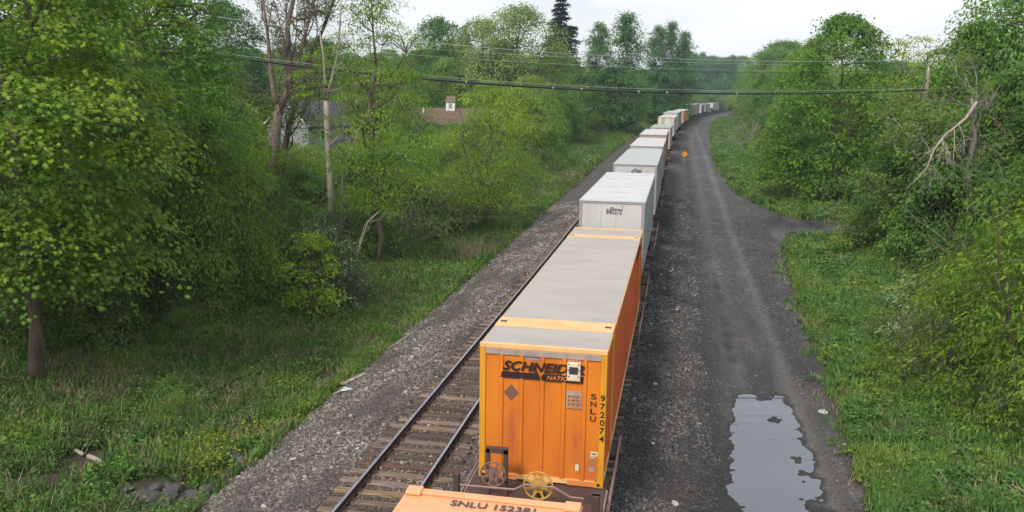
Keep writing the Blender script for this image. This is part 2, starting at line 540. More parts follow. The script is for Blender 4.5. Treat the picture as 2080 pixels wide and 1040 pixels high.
TREES = {
    'broad':   lambda: tree_geo(21, 12, 4.6, .08, 'round', 360, 80, .25, 'star', 1.1, lobe=.34, tr=.24, flat=.5),
    'broad2':  lambda: tree_geo(22, 13, 4.2, .06, 'tall', 360, 85, .25, 'oval', 1.1, lobe=.40, tr=.22, tones=(.15, .85)),
    'broad3':  lambda: tree_geo(23, 11, 4.8, .04, 'round', 380, 80, .23, 'oval', 1.0, lobe=.45, tr=.2, tones=(.1, .9), flat=.7),
    'fluffy':  lambda: tree_geo(24, 16, 6.0, .08, 'round', 380, 95, .24, 'oval', 1.25, flat=.9, lobe=.36, tr=.35, droop=.1, limbs=16, tones=(.3, 1), inner=.3),
    'column':  lambda: tree_geo(25, 18, 3.1, .08, 'column', 300, 75, .28, 'star', .95, flat=1.0, lobe=.42, tr=.22, droop=.05, inner=.12, tip_bias=.7),
    'airy':    lambda: tree_geo(26, 11, 3.8, .22, 'vase', 170, 60, .22, 'narrow', .95, flat=.30, lobe=.4, tr=.15, droop=.2, limbs=18, tones=(.35, 1)),
    'bush':    lambda: tree_geo(31, 3.2, 2.1, .02, 'bush', 100, 60, .14, 'oval', .55, flat=.6, tr=.05, stems=4, limbs=10, lobe=.35),
    'bush2':   lambda: tree_geo(32, 4.2, 2.0, .03, 'round', 120, 55, .15, 'star', .55, flat=.6, tr=.06, stems=3, limbs=10, lobe=.45, tones=(.1, .9)),
    'bush3':   lambda: tree_geo(33, 2.4, 2.4, .02, 'bush', 100, 60, .13, 'narrow', .55, flat=.8, tr=.04, stems=5, limbs=10, lobe=.4),
    'sapling': lambda: tree_geo(34, 5.5, 1.7, .18, 'tall', 90, 42, .15, 'star', .55, flat=.4, tr=.06, stems=2, limbs=12, lobe=.5, tones=(.2, 1)),
    'maple':   lambda: tree_geo(35, 14.5, 6.0, .07, 'maple', 720, 68, .23, 'star', 1.15, flat=.28, lobe=.24, tr=.28, droop=.5, limbs=16, tones=(.05, .9), inner=.35),
}
def tree(kind, name, o, s, H, label, cat='tree', group=None, col=(1, 1, 1), wid=1.0, rz=None, leafm='leaf', barkm='bark', dz=0.0, barkc=None):
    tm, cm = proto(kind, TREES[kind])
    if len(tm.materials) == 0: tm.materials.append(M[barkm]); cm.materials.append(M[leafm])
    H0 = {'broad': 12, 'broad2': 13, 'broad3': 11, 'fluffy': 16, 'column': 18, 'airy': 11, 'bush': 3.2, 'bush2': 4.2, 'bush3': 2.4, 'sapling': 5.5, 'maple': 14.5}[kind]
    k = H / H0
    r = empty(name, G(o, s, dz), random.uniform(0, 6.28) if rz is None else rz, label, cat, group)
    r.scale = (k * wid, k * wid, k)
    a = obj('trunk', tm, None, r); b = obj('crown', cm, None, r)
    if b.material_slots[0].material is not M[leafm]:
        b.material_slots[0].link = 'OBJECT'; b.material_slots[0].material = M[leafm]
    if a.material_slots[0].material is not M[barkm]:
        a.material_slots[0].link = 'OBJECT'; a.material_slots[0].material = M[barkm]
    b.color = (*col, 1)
    if barkc: a.color = (*barkc, 1)
    return r

def scatter(name, P, rot, scl, idx, protos, label=None, cat=None):
    """one object: points that carry instances of a few small meshes"""
    me = bpy.data.meshes.new(name); n = len(P)
    me.vertices.add(n); me.vertices.foreach_set('co', np.ascontiguousarray(P, np.float32).ravel())
    a = me.attributes.new('rot', 'FLOAT_VECTOR', 'POINT'); a.data.foreach_set('vector', np.ascontiguousarray(rot, np.float32).ravel())
    a = me.attributes.new('scl', 'FLOAT_VECTOR', 'POINT'); a.data.foreach_set('vector', np.ascontiguousarray(scl, np.float32).ravel())
    a = me.attributes.new('idx', 'INT', 'POINT'); a.data.foreach_set('value', np.ascontiguousarray(idx, np.int32))
    o = obj(name, me); tag(o, label, cat, kind='stuff')
    pc = bpy.data.collections.new(name + ' pieces')
    for i, (pm, mt) in enumerate(protos):
        if len(pm.materials) == 0: pm.materials.append(mt)
        po = bpy.data.objects.new("%s_piece_%02d" % (name, i), pm); pc.objects.link(po)
    ng = bpy.data.node_groups.new(name + ' scatter', 'GeometryNodeTree')
    ng.interface.new_socket("Geometry", in_out='INPUT', socket_type='NodeSocketGeometry')
    ng.interface.new_socket("Geometry", in_out='OUTPUT', socket_type='NodeSocketGeometry')
    N = ng.nodes; Lk = ng.links
    gi, go = N.new('NodeGroupInput'), N.new('NodeGroupOutput')
    ip = N.new('GeometryNodeInstanceOnPoints'); ci = N.new('GeometryNodeCollectionInfo')
    ci.inputs['Collection'].default_value = pc; ci.inputs['Separate Children'].default_value = True; ci.inputs['Reset Children'].default_value = True
    def na(nm, ty):
        x = N.new('GeometryNodeInputNamedAttribute'); x.data_type = ty; x.inputs['Name'].default_value = nm; return x.outputs['Attribute']
    er = N.new('FunctionNodeEulerToRotation')
    Lk.new(na('rot', 'FLOAT_VECTOR'), er.inputs[0])
    Lk.new(gi.outputs[0], ip.inputs['Points']); Lk.new(ci.outputs[0], ip.inputs['Instance'])
    ip.inputs['Pick Instance'].default_value = True
    Lk.new(na('idx', 'INT'), ip.inputs['Instance Index']); Lk.new(er.outputs[0], ip.inputs['Rotation']); Lk.new(na('scl', 'FLOAT_VECTOR'), ip.inputs['Scale'])
    Lk.new(ip.outputs[0], go.inputs[0])
    md = o.modifiers.new("scatter", 'NODES'); md.node_group = ng
    return o

# ------------------------------------------------------------------ ground sheets
def surf_right(s):      # right edge of the gravel road
    return np.interp(s, [0, 20, 26, 34, 44, 54, 58, 61, 62, 90], [10.9, 11.05, 11.35, 11.75, 12.2, 12.8, 13.2, 14.3, 15.0, 15.0])
def is_road(o, s):
    o = np.asarray(o, float); s = np.asarray(s, float)
    j = .16 * wob(o, s, 3.0) + .10 * wob(o, s, 7.3)
    lo = np.interp(o, [13.2, 14.3, 17.2, 26, 60], [58.4, 61.1, 62.4, 63.6, 70])
    hi = np.interp(o, [11.5, 12.2, 14.0, 15.1, 18.1, 26, 60], [100, 85.4, 74.9, 70.7, 67.4, 66.8, 74])
    main = (o > 6.95 + j * 2) & (o < np.interp(s, [0, 20, 26, 34, 44, 58.4, 59, 84, 86, 103, 135, 260, 600], [10.9, 11.05, 11.35, 11.75, 12.2, 13.2, 13, 12.3, 12.1, 11.4, 11.2, 11.0, 11.0]) + j)
    br = (o > 11) & (s > lo + j * 2) & (s < hi + j * 2)
    return main | br
def is_ballast(o, s):
    j = .16 * wob(o, s, 2.3) + .12 * wob(o, s, 6.1)
    return (o > -4.75 + j) & (o < 11) & ~is_road(o, s)

def grid_axis(knots):
    out = []
    for (a, b, d) in knots:
        n = max(1, int(round((b - a) / d))); out += list(np.linspace(a, b, n, endpoint=False))
    out.append(knots[-1][1]); return np.array(out)
oa = grid_axis([(-400, -100, 25), (-100, -40, 6), (-40, -20, 1.5), (-20, -6, .35), (-6, 13, .105), (13, 24, .35), (24, 60, 2), (60, 120, 10), (120, 400, 28)])
sa = grid_axis([(-30, 9, 3), (9, 34, .105), (34, 60, .22), (60, 110, .55), (110, 260, 3), (260, 700, 15), (700, 1100, 50)])
OO, SS = np.meshgrid(oa, sa)
ZZ = gh(OO, SS)
GV = Wn(OO, SS, ZZ).reshape(-1, 3)
nx, ny = len(oa), len(sa)
ii = (np.arange(ny - 1)[:, None] * nx + np.arange(nx - 1)[None]).ravel()
GF = np.stack([ii, ii + 1, ii + nx + 1, ii + nx], 1)
mo = (OO[:-1, :-1] + OO[1:, 1:]).ravel() / 2; ms_ = (SS[:-1, :-1] + SS[1:, 1:]).ravel() / 2
mr = is_road(mo, ms_); mbal = is_ballast(mo, ms_); mg = ~(mr | mbal)
def sheet(name, mask, mat):
    F = GF[mask]; u, inv = np.unique(F, return_inverse=True)
    o = obj(name, np_mesh(name, GV[u], inv.reshape(-1, 4), smooth=True), mat)
    o['kind'] = 'structure'; return o

def ground_mat():
    mt, nt, b = new_mat("bank soil and moss")
    n = noise(nt, 1.3, 8, .7, 'World'); n2 = noise(nt, 3.1, 6, .7, 'World'); n3 = noise(nt, 40, 3, .7, 'World')
    c = ramp(nt, n, [(.36, (.085, .062, .045)), (.48, (.06, .05, .032)), (.60, (.05, .07, .026)), (.75, (.07, .11, .03))])
    c = mix_node(nt, c, (.17, .135, .095), ramp(nt, n2, [(.60, 0.0), (.75, .7)]))
    c = mix_node(nt, c, (.02, .02, .012), ramp(nt, n3, [(.50, 0.0), (.72, .7)]))
    nt.links.new(c, b.inputs["Base Color"]); b.inputs["Roughness"].default_value = .95
    bump(nt, b, n3, .8, .05)
    return mt
def gravel_mat(name, cols, cell, dark=(.02, .018, .018), wet=None):
    mt, nt, b = new_mat(name)
    g = nt.nodes.new("ShaderNodeNewGeometry")
    v = nt.nodes.new("ShaderNodeTexVoronoi"); v.inputs["Scale"].default_value = cell; v.inputs["Randomness"].default_value = 1
    nt.links.new(g.outputs["Position"], v.inputs["Vector"])
    sp = nt.nodes.new("ShaderNodeSeparateColor"); nt.links.new(v.outputs["Color"], sp.inputs[0])
    c = ramp(nt, sp.outputs[0], [(i / (len(cols) - 1), q) for i, q in enumerate(cols)])
    c = mix_node(nt, c, dark, ramp(nt, v.outputs["Distance"], [(.25, 0.0), (.75, .9)]))
    n = noise(nt, .6, 6, .6, 'World')
    c = mix_node(nt, c, dark, ramp(nt, n, [(.50, 0.0), (.72, .55)]))
    n2 = noise(nt, 2.2, 5, .6, 'World')
    c = mix_node(nt, c, cols[-1], ramp(nt, n2, [(.55, 0.0), (.8, .35)]))
    nt.links.new(c, b.inputs["Base Color"]); b.inputs["Roughness"].default_value = .9
    bump(nt, b, v.outputs["Distance"], 1.0, -.04)
    return mt
def road_mat():
    mt, nt, b = new_mat("cinder road")
    g = nt.nodes.new("ShaderNodeNewGeometry"); sx = nt.nodes.new("ShaderNodeSeparateXYZ"); nt.links.new(g.outputs["Position"], sx.inputs[0])
    base = noise(nt, 28, 4, .7, 'World'); med = noise(nt, 1.1, 7, .6, 'World', stretch=(1.6, .35, 1)); big = noise(nt, .35, 4, .5, 'World', stretch=(1.5, .4, 1))
    c = ramp(nt, base, [(.30, (.020, .019, .020)), (.52, (.062, .060, .063)), (.75, (.125, .12, .12))])
    c = mix_node(nt, c, (.11, .102, .098), ramp(nt, med, [(.47, 0.0), (.66, .65)]))
    c = mix_node(nt, c, (.018, .018, .022), ramp(nt, big, [(.46, 0.0), (.60, .85)]))
    c = mix_node(nt, c, (.15, .14, .135), ramp(nt, noise(nt, .8, 6, .65, 'World', stretch=(1.8, .5, 1)), [(.56, 0.0), (.70, .5)]))
    # pale, packed wheel tracks
    wv = noise(nt, .12, 2, .5, 'World')
    def track(cx, wd, amt):
        x = nt.nodes.new("ShaderNodeMath"); x.operation = 'SUBTRACT'; nt.links.new(sx.outputs[0], x.inputs[0]); x.inputs[1].default_value = cx
        x2 = nt.nodes.new("ShaderNodeMath"); x2.operation = 'ABSOLUTE'; nt.links.new(x.outputs[0], x2.inputs[0])
        return ramp(nt, x2.outputs[0], [(0.0, amt), (wd, 0.0)])
    c = mix_node(nt, c, (.15, .138, .13), track(10.35, .5, .5))
    c = mix_node(nt, c, (.13, .12, .115), track(8.75, .42, .35))
    # coal-dark verge next to the stones, dark rim around the pool
    c = mix_node(nt, c, (.016, .016, .019), track(7.6, .75, .8))
    zz = nt.nodes.new("ShaderNodeMapRange"); zz.inputs[1].default_value = -.743; zz.inputs[2].default_value = -.722; zz.inputs[3].default_value = .8; zz.inputs[4].default_value = 0.0
    nt.links.new(sx.outputs[2], zz.inputs[0])
    c = mix_node(nt, c, (.012, .012, .014), zz.outputs[0])      # damp cinders close to the water's level
    nt.links.new(c, b.inputs["Base Color"])
    z = nt.nodes.new("ShaderNodeMapRange"); z.inputs[1].default_value = -.75; z.inputs[2].default_value = -.70; z.inputs[3].default_value = .35; z.inputs[4].default_value = .9
    nt.links.new(sx.outputs[2], z.inputs[0])
    rr = mix_node(nt, (.55, .55, .55), (.9, .9, .9), ramp(nt, big, [(.45, 1.0), (.6, 0.0)]))
    nt.links.new(rr, b.inputs["Roughness"])
    bump(nt, b, base, .9, .03)
    return mt
M['ground'] = ground_mat()
M['ballast'] = gravel_mat("crushed stone bed", [(.045, .038, .036), (.11, .095, .088), (.07, .06, .056), (.17, .15, .14), (.24, .215, .20)], 17)
M['road'] = road_mat()
sheet('ground', mg, M['ground'])
sheet('track_ballast', mbal, M['ballast'])
sheet('gravel_road', mr, M['road'])

# water in the road's hollow
mt, nt, b = new_mat("muddy water with sky tint")
b.inputs["Base Color"].default_value = (.115, .125, .155, 1); b.inputs["Roughness"].default_value = .015; b.inputs["IOR"].default_value = 1.38  # blue-grey base: mud plus some sky reflection put into the colour
b.inputs["Specular IOR Level"].default_value = .8
bump(nt, b, noise(nt, 1.4, 2, .5, 'World'), .02, .01)
M['water'] = mt
pv = MB(); pv.add([(6.7, 11, -.746), (11.4, 11, -.746), (11.4, 31, -.746), (6.7, 31, -.746)], [(0, 1, 2, 3)])
o = pv.build('puddle', M['water']); o['kind'] = 'structure'

# ------------------------------------------------------------------ railway tracks
def steel_rail():
    mt, nt, b = new_mat("rusty rail side")
    n = noise(nt, 9, 5, .6)
    nt.links.new(ramp(nt, n, [(.3, (.035, .024, .02)), (.7, (.10, .06, .045))]), b.inputs["Base Color"]); b.inputs["Roughness"].default_value = .8
    m2, nt, b = new_mat("polished rail head")
    n = noise(nt, 3, 4, .6, stretch=(12, .5, 1))
    nt.links.new(ramp(nt, n, [(.3, (.28, .28, .32)), (.7, (.50, .50, .56))]), b.inputs["Base Color"]); b.inputs["Metallic"].default_value = .85; b.inputs["Roughness"].default_value = .30
    return mt, m2
M['rail_side'], M['rail_head'] = steel_rail()
def wood(name, a, b_, c_):
    mt, nt, b = new_mat(name)
    n = noise(nt, 5, 7, .7, stretch=(.35, 6, 3)); oi = nt.nodes.new("ShaderNodeObjectInfo")
    c = ramp(nt, n, [(.28, a), (.50, b_), (.72, c_)])
    v = nt.nodes.new("ShaderNodeMapRange"); v.inputs[3].default_value = .55; v.inputs[4].default_value = 1.35
    nt.links.new(oi.outputs["Random"], v.inputs[0])
    hs = nt.nodes.new("ShaderNodeHueSaturation"); nt.links.new(v.outputs[0], hs.inputs["Value"]); nt.links.new(c, hs.inputs["Color"])
    c = mix_node(nt, hs.outputs["Color"], oi.outputs["Color"], 1.0, 'MULTIPLY')
    nt.links.new(c, b.inputs["Base Color"]); b.inputs["Roughness"].default_value = .9
    bump(nt, b, n, .8, .02)
    return mt
M['tie'] = wood("weathered tie wood", (.05, .036, .030), (.15, .112, .092), (.32, .255, .21))
M['plate'] = plain("rusty tie plate", (.075, .042, .03), .85)

RAILP = [(-.07, -.17), (.07, -.17), (.07, -.155), (.014, -.135), (.012, -.05), (.036, -.038), (.037, -.006), (.028, 0), (-.028, 0), (-.037, -.006), (-.036, -.038), (-.012, -.05), (-.014, -.135), (-.07, -.155)]
def make_rail(xc, parent):
    ss = np.concatenate([np.arange(-20, 110, 6.0), np.arange(110, 620, 12.0)])
    V, F, mi = [], [], []; n = len(RAILP)
    for s_ in ss:
        for (dx, dz) in RAILP: V.append(tuple(W(xc + dx, s_, float(rise(s_)) + dz)))
    for i in range(len(ss) - 1):
        for k in range(n):
            k2 = (k + 1) % n
            F.append((i * n + k, i * n + k2, (i + 1) * n + k2, (i + 1) * n + k)); mi.append(1 if k in (6, 7, 8) else 0)
    me = bpy.data.meshes.new("rail"); me.from_pydata(V, [], F); me.polygons.foreach_set('material_index', mi); me.update()
    return obj('rail', me, [M['rail_side'], M['rail_head']], parent)

def tie_mesh(seed):
    rs = np.random.RandomState(seed); mb = MB(); xs = np.linspace(-1.3, 1.3, 7); hw = .115
    ring = []
    for i, x in enumerate(xs):
        e = rs.normal(0, .006, 8) + (0 if 0 < i < 6 else rs.normal(0, .012))
        xj = x + (rs.normal(0, .03) if i in (0, 6) else 0)
        ring.append([(xj, -hw + e[0], -.36), (xj, hw + e[1], -.36), (xj, hw + e[2], -.19 + e[3] * .5), (xj + e[7], hw * .7 + e[2], -.178 + e[4] * .6), (xj - e[6], -hw * .7 + e[5], -.178 + e[4] * .6), (xj, -hw + e[5], -.19 + e[3] * .5)])
    v = [p for r in ring for p in r]; f = []
    for i in range(6):
        for k in range(6):
            f.append((i * 6 + k, i * 6 + (k + 1) % 6, (i + 1) * 6 + (k + 1) % 6, (i + 1) * 6 + k))
    f += [tuple(range(6)), tuple(range(41, 35, -1))]
    mb.add(v, f); return mb.mesh("tie")
ties = [tie_mesh(i) for i in range(5)]
for t_ in ties: t_.materials.append(M['tie'])
TIE_Y = {}
def make_track(xc, label, s_a, s_b):
    tk = empty('railway_track', (0, 0, 0), 0, label, 'track')
    make_rail(xc - .755, tk); make_rail(xc + .755, tk)
    rs = np.random.RandomState(int(xc * 10) + 3); pl = MB(); lst = []
    s_ = s_a
    while s_ < s_b:
        jx, jr = rs.normal(0, .045), rs.normal(0, .018)
        o = obj('tie', ties[rs.randint(5)], None, tk, tuple(W(xc + jx, s_, float(rise(s_)) + rs.normal(0, .008))))
        o.rotation_euler = (0, 0, jr + (PI if rs.rand() < .5 else 0) - th(s_))
        v = rs.choice([1.0, .8, 1.15, .65, 1.35], p=[.35, .25, .2, .12, .08]); o.color = (v, v * rs.uniform(.93, 1.0), v * rs.uniform(.85, 1.0), 1)
        lst.append((s_, o))
        for e in (-1, 1):
            x = xc + e * .755; z = float(rise(s_)) - .178
            pl.box(x - .17, x + .17, s_ - .095, s_ + .095, z, z + .014)
            for (px, py) in ((-.1, .06), (.1, -.06), (.1, .06), (-.1, -.06)):
                pl.box(x + px - .014, x + px + .014, s_ + py - .014, s_ + py + .014, z + .014, z + .04)
        s_ += .505 + rs.normal(0, .018)
    TIE_Y[xc] = [a for a, _ in lst]
    p = pl.build('tie_plate', M['plate'], tk); p['kind'] = 'stuff'
    far = MB()
    while s_ < 330:
        a = W(xc - 1.3, s_, float(rise(s_)) - .185); b_ = W(xc + 1.3, s_, float(rise(s_)) - .185)
        far.box(min(a.x, b_.x), max(a.x, b_.x), a.y - .115, a.y + .115, a.z - .1, a.z); s_ += .51
    f_ = far.build('tie', M['tie'], tk); f_['kind'] = 'stuff'
    return tk, lst
tkL, tl = make_track(0.0, "empty railway track left of the train, polished rails on worn wooden ties", 10.5, 84)
tkR, trr = make_track(T, "railway track under the freight train, only its tie ends showing to the right", 10.5, 74)
best = min(tl, key=lambda q: abs(q[0] - 17.7)); best[1].color = (2.6, 2.3, 1.6, 1); best[1]['label'] = 'fresh pale yellow tie among the grey ones'
best2 = min(tl, key=lambda q: abs(q[0] - 19.2)); best2[1].color = (.55, .42, .38, 1)

# ------------------------------------------------------------------ train materials
def container_paint():
    mt, nt, b = new_mat("orange container paint")
    tc = nt.nodes.new("ShaderNodeTexCoord"); sx = nt.nodes.new("ShaderNodeSeparateXYZ"); nt.links.new(tc.outputs["Object"], sx.inputs[0])
    n1 = noise(nt, 1.2, 6, .6, stretch=(1.5, 1.5, .5)); n2 = noise(nt, 9, 5, .65, stretch=(1.4, 1.4, .5))
    c = mix_node(nt, (.66, .205, .018), (.53, .138, .018), ramp(nt, n1, [(.35, 0.0), (.7, 1.0)]))
    # grime gathers toward the sill
    lowm = nt.nodes.new("ShaderNodeMapRange"); lowm.inputs[1].default_value = 0.0; lowm.inputs[2].default_value = 1.2; lowm.inputs[3].default_value = .55; lowm.inputs[4].default_value = 0
    nt.links.new(sx.outputs[2], lowm.inputs[0])
    mm = nt.nodes.new("ShaderNodeMath"); mm.operation = 'MULTIPLY'; nt.links.new(lowm.outputs[0], mm.inputs[0]); nt.links.new(n1, mm.inputs[1])
    c = mix_node(nt, c, (.42, .085, .035), mm.outputs[0])
    # two purple-brown rub marks
    for (cx, cz, wx, wz, amt) in ((-.62, 1.05, .10, .75, .75), (.70, .95, .11, .65, .6)):
        vv = nt.nodes.new("ShaderNodeVectorMath"); vv.operation = 'MULTIPLY_ADD'
        nt.links.new(tc.outputs["Object"], vv.inputs[0]); vv.inputs[1].default_value = (1 / wx, 0, 1 / wz); vv.inputs[2].default_value = (-cx / wx, 0, -cz / wz)
        ln = nt.nodes.new("ShaderNodeVectorMath"); ln.operation = 'LENGTH'; nt.links.new(vv.outputs[0], ln.inputs[0])
        r = ramp(nt, ln.outputs["Value"], [(.15, amt), (1.0, 0.0)])
        q = mix_node(nt, (0, 0, 0), r, n2, 'MIX')
        c = mix_node(nt, c, (.20, .045, .06), q)
    c = mix_node(nt, c, (.16, .05, .03), ramp(nt, noise(nt, 26, 3, .6), [(.69, 0.0), (.76, .8)]))
    nt.links.new(c, b.inputs["Base Color"]); b.inputs["Roughness"].default_value = .42
    return mt
M['orange'] = container_paint()
M['orange_side'] = paint("shade-toned orange container side", (.58, .105, .018), .5, (.20, .05, .03), .5, 1.1, stretch=(1, .6, .35))  # container orange with the sides' shade put in, darker and redder
M['yellow_post'] = paint("yellow corner post", (.64, .29, .016), .45, (.30, .12, .02), .5, 2.5)
M['cream'] = paint("pale orange roof band", (.76, .45, .19), .5, (.22, .13, .07), .4, 2.0, stretch=(1, 1, 1))
M['salmon'] = paint("faded light orange roof", (.78, .36, .18), .55, (.62, .24, .09), .5, 2.0, stretch=(1, .25, 1))
M['greytin'] = paint("grey header trim", (.36, .30, .26), .6, (.10, .07, .05), .6, 4)
M['roof_grey'] = paint("dull grey container roof", (.40, .365, .34), .55, (.20, .165, .145), .45, 1.1, stretch=(.45, 1.1, 1), fade=(.36, .325, .30), bmp=.25)
M['roof_alu'] = paint("bright aluminium trailer roof", (.555, .57, .585), .34, (.30, .27, .26), .55, 1.5, metallic=.35, stretch=(.4, 1.2, 1))
M['roof_alu2'] = paint("grey aluminium trailer roof", (.42, .445, .44), .45, (.30, .29, .28), .4, 1.2, metallic=.2, stretch=(.5, 1.0, 1))
M['roof_white'] = paint("chalky white roof", (.50, .485, .485), .6, (.34, .30, .28), .35, 1.0, stretch=(.5, 1, 1))
M['roof_green'] = paint("mossy grey-green roof", (.30, .36, .30), .7, (.16, .19, .15), .4, 1.0, stretch=(.5, 1, 1))
M['white_wall'] = paint("dull white trailer wall", (.50, .502, .51), .5, (.30, .25, .21), .45, 1.3, stretch=(1, 1, .22))
M['grey_wall'] = paint("pale grey trailer side", (.36, .39, .385), .5, (.22, .21, .19), .4, 1.3, stretch=(1, .5, .3))
M['red_wall'] = paint("faded red-orange side", (.52, .13, .07), .55, (.30, .12, .09), .4, 1.2, stretch=(1, .5, .4))
M['cream_wall'] = paint("streaked cream wall", (.60, .57, .49), .6, (.14, .09, .06), .8, 1.6, stretch=(1.2, 1.2, .12))
M['tan_wall'] = paint("pale orange container wall", (.62, .30, .15), .6, (.4, .18, .1), .4, 1.0)
M['blue_wall'] = paint("dark blue-grey wall", (.06, .08, .10), .6, (.03, .03, .03), .4, 1.0)
M['trim'] = paint("dull steel trim", (.34, .34, .345), .45, (.15, .12, .10), .5, 3, metallic=.3)
M['dark'] = plain("dark gap", (.02, .018, .018), .8)
M['ink'] = plain("dark brown lettering paint", (.028, .012, .014), .5)
M['ink_grey'] = plain("charcoal lettering paint", (.06, .06, .07), .5)
M['placard'] = paint("worn placard", (.17, .075, .06), .6, (.28, .12, .06), .6, 7)
M['label_white'] = paint("white decal", (.62, .60, .54), .5, (.3, .25, .2), .4, 9)
M['label_blue'] = plain("blue decal", (.10, .25, .42), .5)
M['label_grey'] = plain("faded grey decal", (.30, .18, .11), .6)
M['box_cream'] = paint("cream plastic case", (.66, .58, .42), .45, (.3, .2, .12), .3, 6)
M['panel'] = plain("dark solar panel", (.05, .055, .075), .2)
M['car_brown'] = paint("rusty brown railcar steel", (.075, .045, .04), .75, (.03, .022, .02), .6, 2.5, stretch=(1, 1, 1))
M['rail_pink'] = paint("faded pinkish grab iron", (.27, .17, .155), .6, (.14, .07, .05), .5, 5)
M['wheel_yel'] = paint("worn yellow brake wheel", (.52, .30, .06), .6, (.20, .10, .04), .7, 6, stretch=(1, 1, 1))
M['wheel_brn'] = paint("rusty brake wheel", (.20, .12, .09), .75, (.08, .045, .035), .6, 6)
M['tyre'] = plain("black tyre rubber", (.018, .018, .02), .85)
M['steel_dark'] = plain("dark greasy steel", (.035, .03, .028), .7)
M['tread'] = plain("grated steel tread", (.14, .105, .095), .7)

def spine_ends(o_, s_):
    return empty, None

def body_root(name, s_mid, z0, label, cat, group=None):
    p = W(T, s_mid, float(rise(s_mid)) + z0)
    return empty(name, tuple(p), -th(s_mid), label, cat, group)

def corrugated_wall(x, y0, y1, z0, z1, out, pitch=.28, dep=.028):
    """vertical corrugations on a wall in the plane x, facing direction out (+1/-1)"""
    pr = []; y = y0; n = int((y1 - y0) / pitch); p_ = (y1 - y0) / n
    for i in range(n):
        a = y0 + i * p_
        pr += [(x, a), (x, a + p_ * .42), (x - out * dep, a + p_ * .52), (x - out * dep, a + p_ * .9)]
    pr.append((x, y1))
    k = len(pr); th_ = .03
    V = [(q[0], q[1], z0) for q in pr] + [(q[0], q[1], z1) for q in pr]
    F = [(i, i + 1, k + i + 1, k + i) for i in range(k - 1)]
    mb = MB(); mb.add(V, F)
    xi = x - out * (dep + th_)
    mb.add([(xi, y0, z0), (xi, y1, z0), (xi, y1, z1), (xi, y0, z1)], [(0, 1, 2, 3)])
    mb.add([(x, y0, z0), (xi, y0, z0), (xi, y0, z1), (x, y0, z1)], [(0, 1, 2, 3)])
    mb.add([(x, y1, z0), (xi, y1, z0), (xi, y1, z1), (x, y1, z1)], [(0, 1, 2, 3)])
    return mb

def box_unit(root, L, H, w, wall, side, roofm, trim, post=None, hero=False, ribs=.6, rib_h=.012, roof_over=.015, post_step=1.2, corr=False):
    """a closed freight box in local space: x across, y along (front at -L/2), z up from its floor"""
    a, b = -L / 2, L / 2; h = w / 2
    post = post or trim
    mb = MB(); mb.box(-h + .10, h - .10, a + .035, a + .075, .10, H - .09); mb.build('front_wall', wall, root)
    mb = MB(); mb.box(-h + .10, h - .10, b - .075, b - .035, .10, H - .09); mb.build('rear_wall', wall, root)
    mb = MB(); mb.box(-h + .06, h - .06, a + .08, b - .08, .03, .14); mb.build('floor', M['steel_dark'], root)
    for sx in (-1, 1):
        if corr:
            corrugated_wall(sx * (h - .012), a + .14, b - .14, .14, H - .10, sx).build('side_wall', side, root)
        else:
            mb = MB(); x0, x1 = sorted((sx * (h - .05), sx * (h - .02))); mb.box(x0, x1, a + .14, b - .14, .14, H - .10)
            y = a + .14 + post_step
            x0, x1 = sorted((sx * (h - .02), sx * (h - .004)))
            while y < b - .3:
                mb.box(x0, x1, y - .02, y + .02, .14, H - .10); y += post_step
            mb.build('side_wall', side, root)
        x0, x1 = sorted((sx * (h - .06), sx * h))
        MB().box(x0, x1, a + .14, b - .14, H - .10, H - .012).build('top_rail', trim, root)
        MB().box(x0, x1, a + .14, b - .14, 0, .14).build('bottom_rail', trim, root)
        for (y0, y1) in ((a, a + .14), (b - .14, b)):
            x0_, x1_ = sorted((sx * (h - .125), sx * h))
            MB().box(x0_, x1_, y0, y1, 0, H - .012).build('corner_post', post, root, bevel=.012)
    MB().box(-h + .125, h - .125, a + .005, a + .08, H - .09, H - .012).build('header_rail', trim, root)
    MB().box(-h + .125, h - .125, b - .08, b - .005, H - .09, H - .012).build('header_rail', trim, root)
    MB().box(-h + .125, h - .125, a + .005, a + .08, 0, .10).build('sill', trim, root)
    # roof sheet with crosswise seams
    mb = MB(); z = H - .012
    mb.box(-h - roof_over, h + roof_over, a - roof_over, b + roof_over, z, z + .012)
    if ribs:
        y = a + ribs
        while y < b - .1:
            q_ = .035 + rib_h; mb.add([(-h + .04, y - q_, z + .0121), (h - .04, y - q_, z + .0121), (h - .04, y - .02, z + .012 + rib_h), (-h + .04, y - .02, z + .012 + rib_h), (h - .04, y + .02, z + .012 + rib_h), (-h + .04, y + .02, z + .012 + rib_h), (h - .04, y + q_, z + .0121), (-h + .04, y + q_, z + .0121)], [(0, 1, 2, 3), (3, 2, 4, 5), (5, 4, 6, 7)])
            y += ribs
    mb.build('roof', roofm, root)

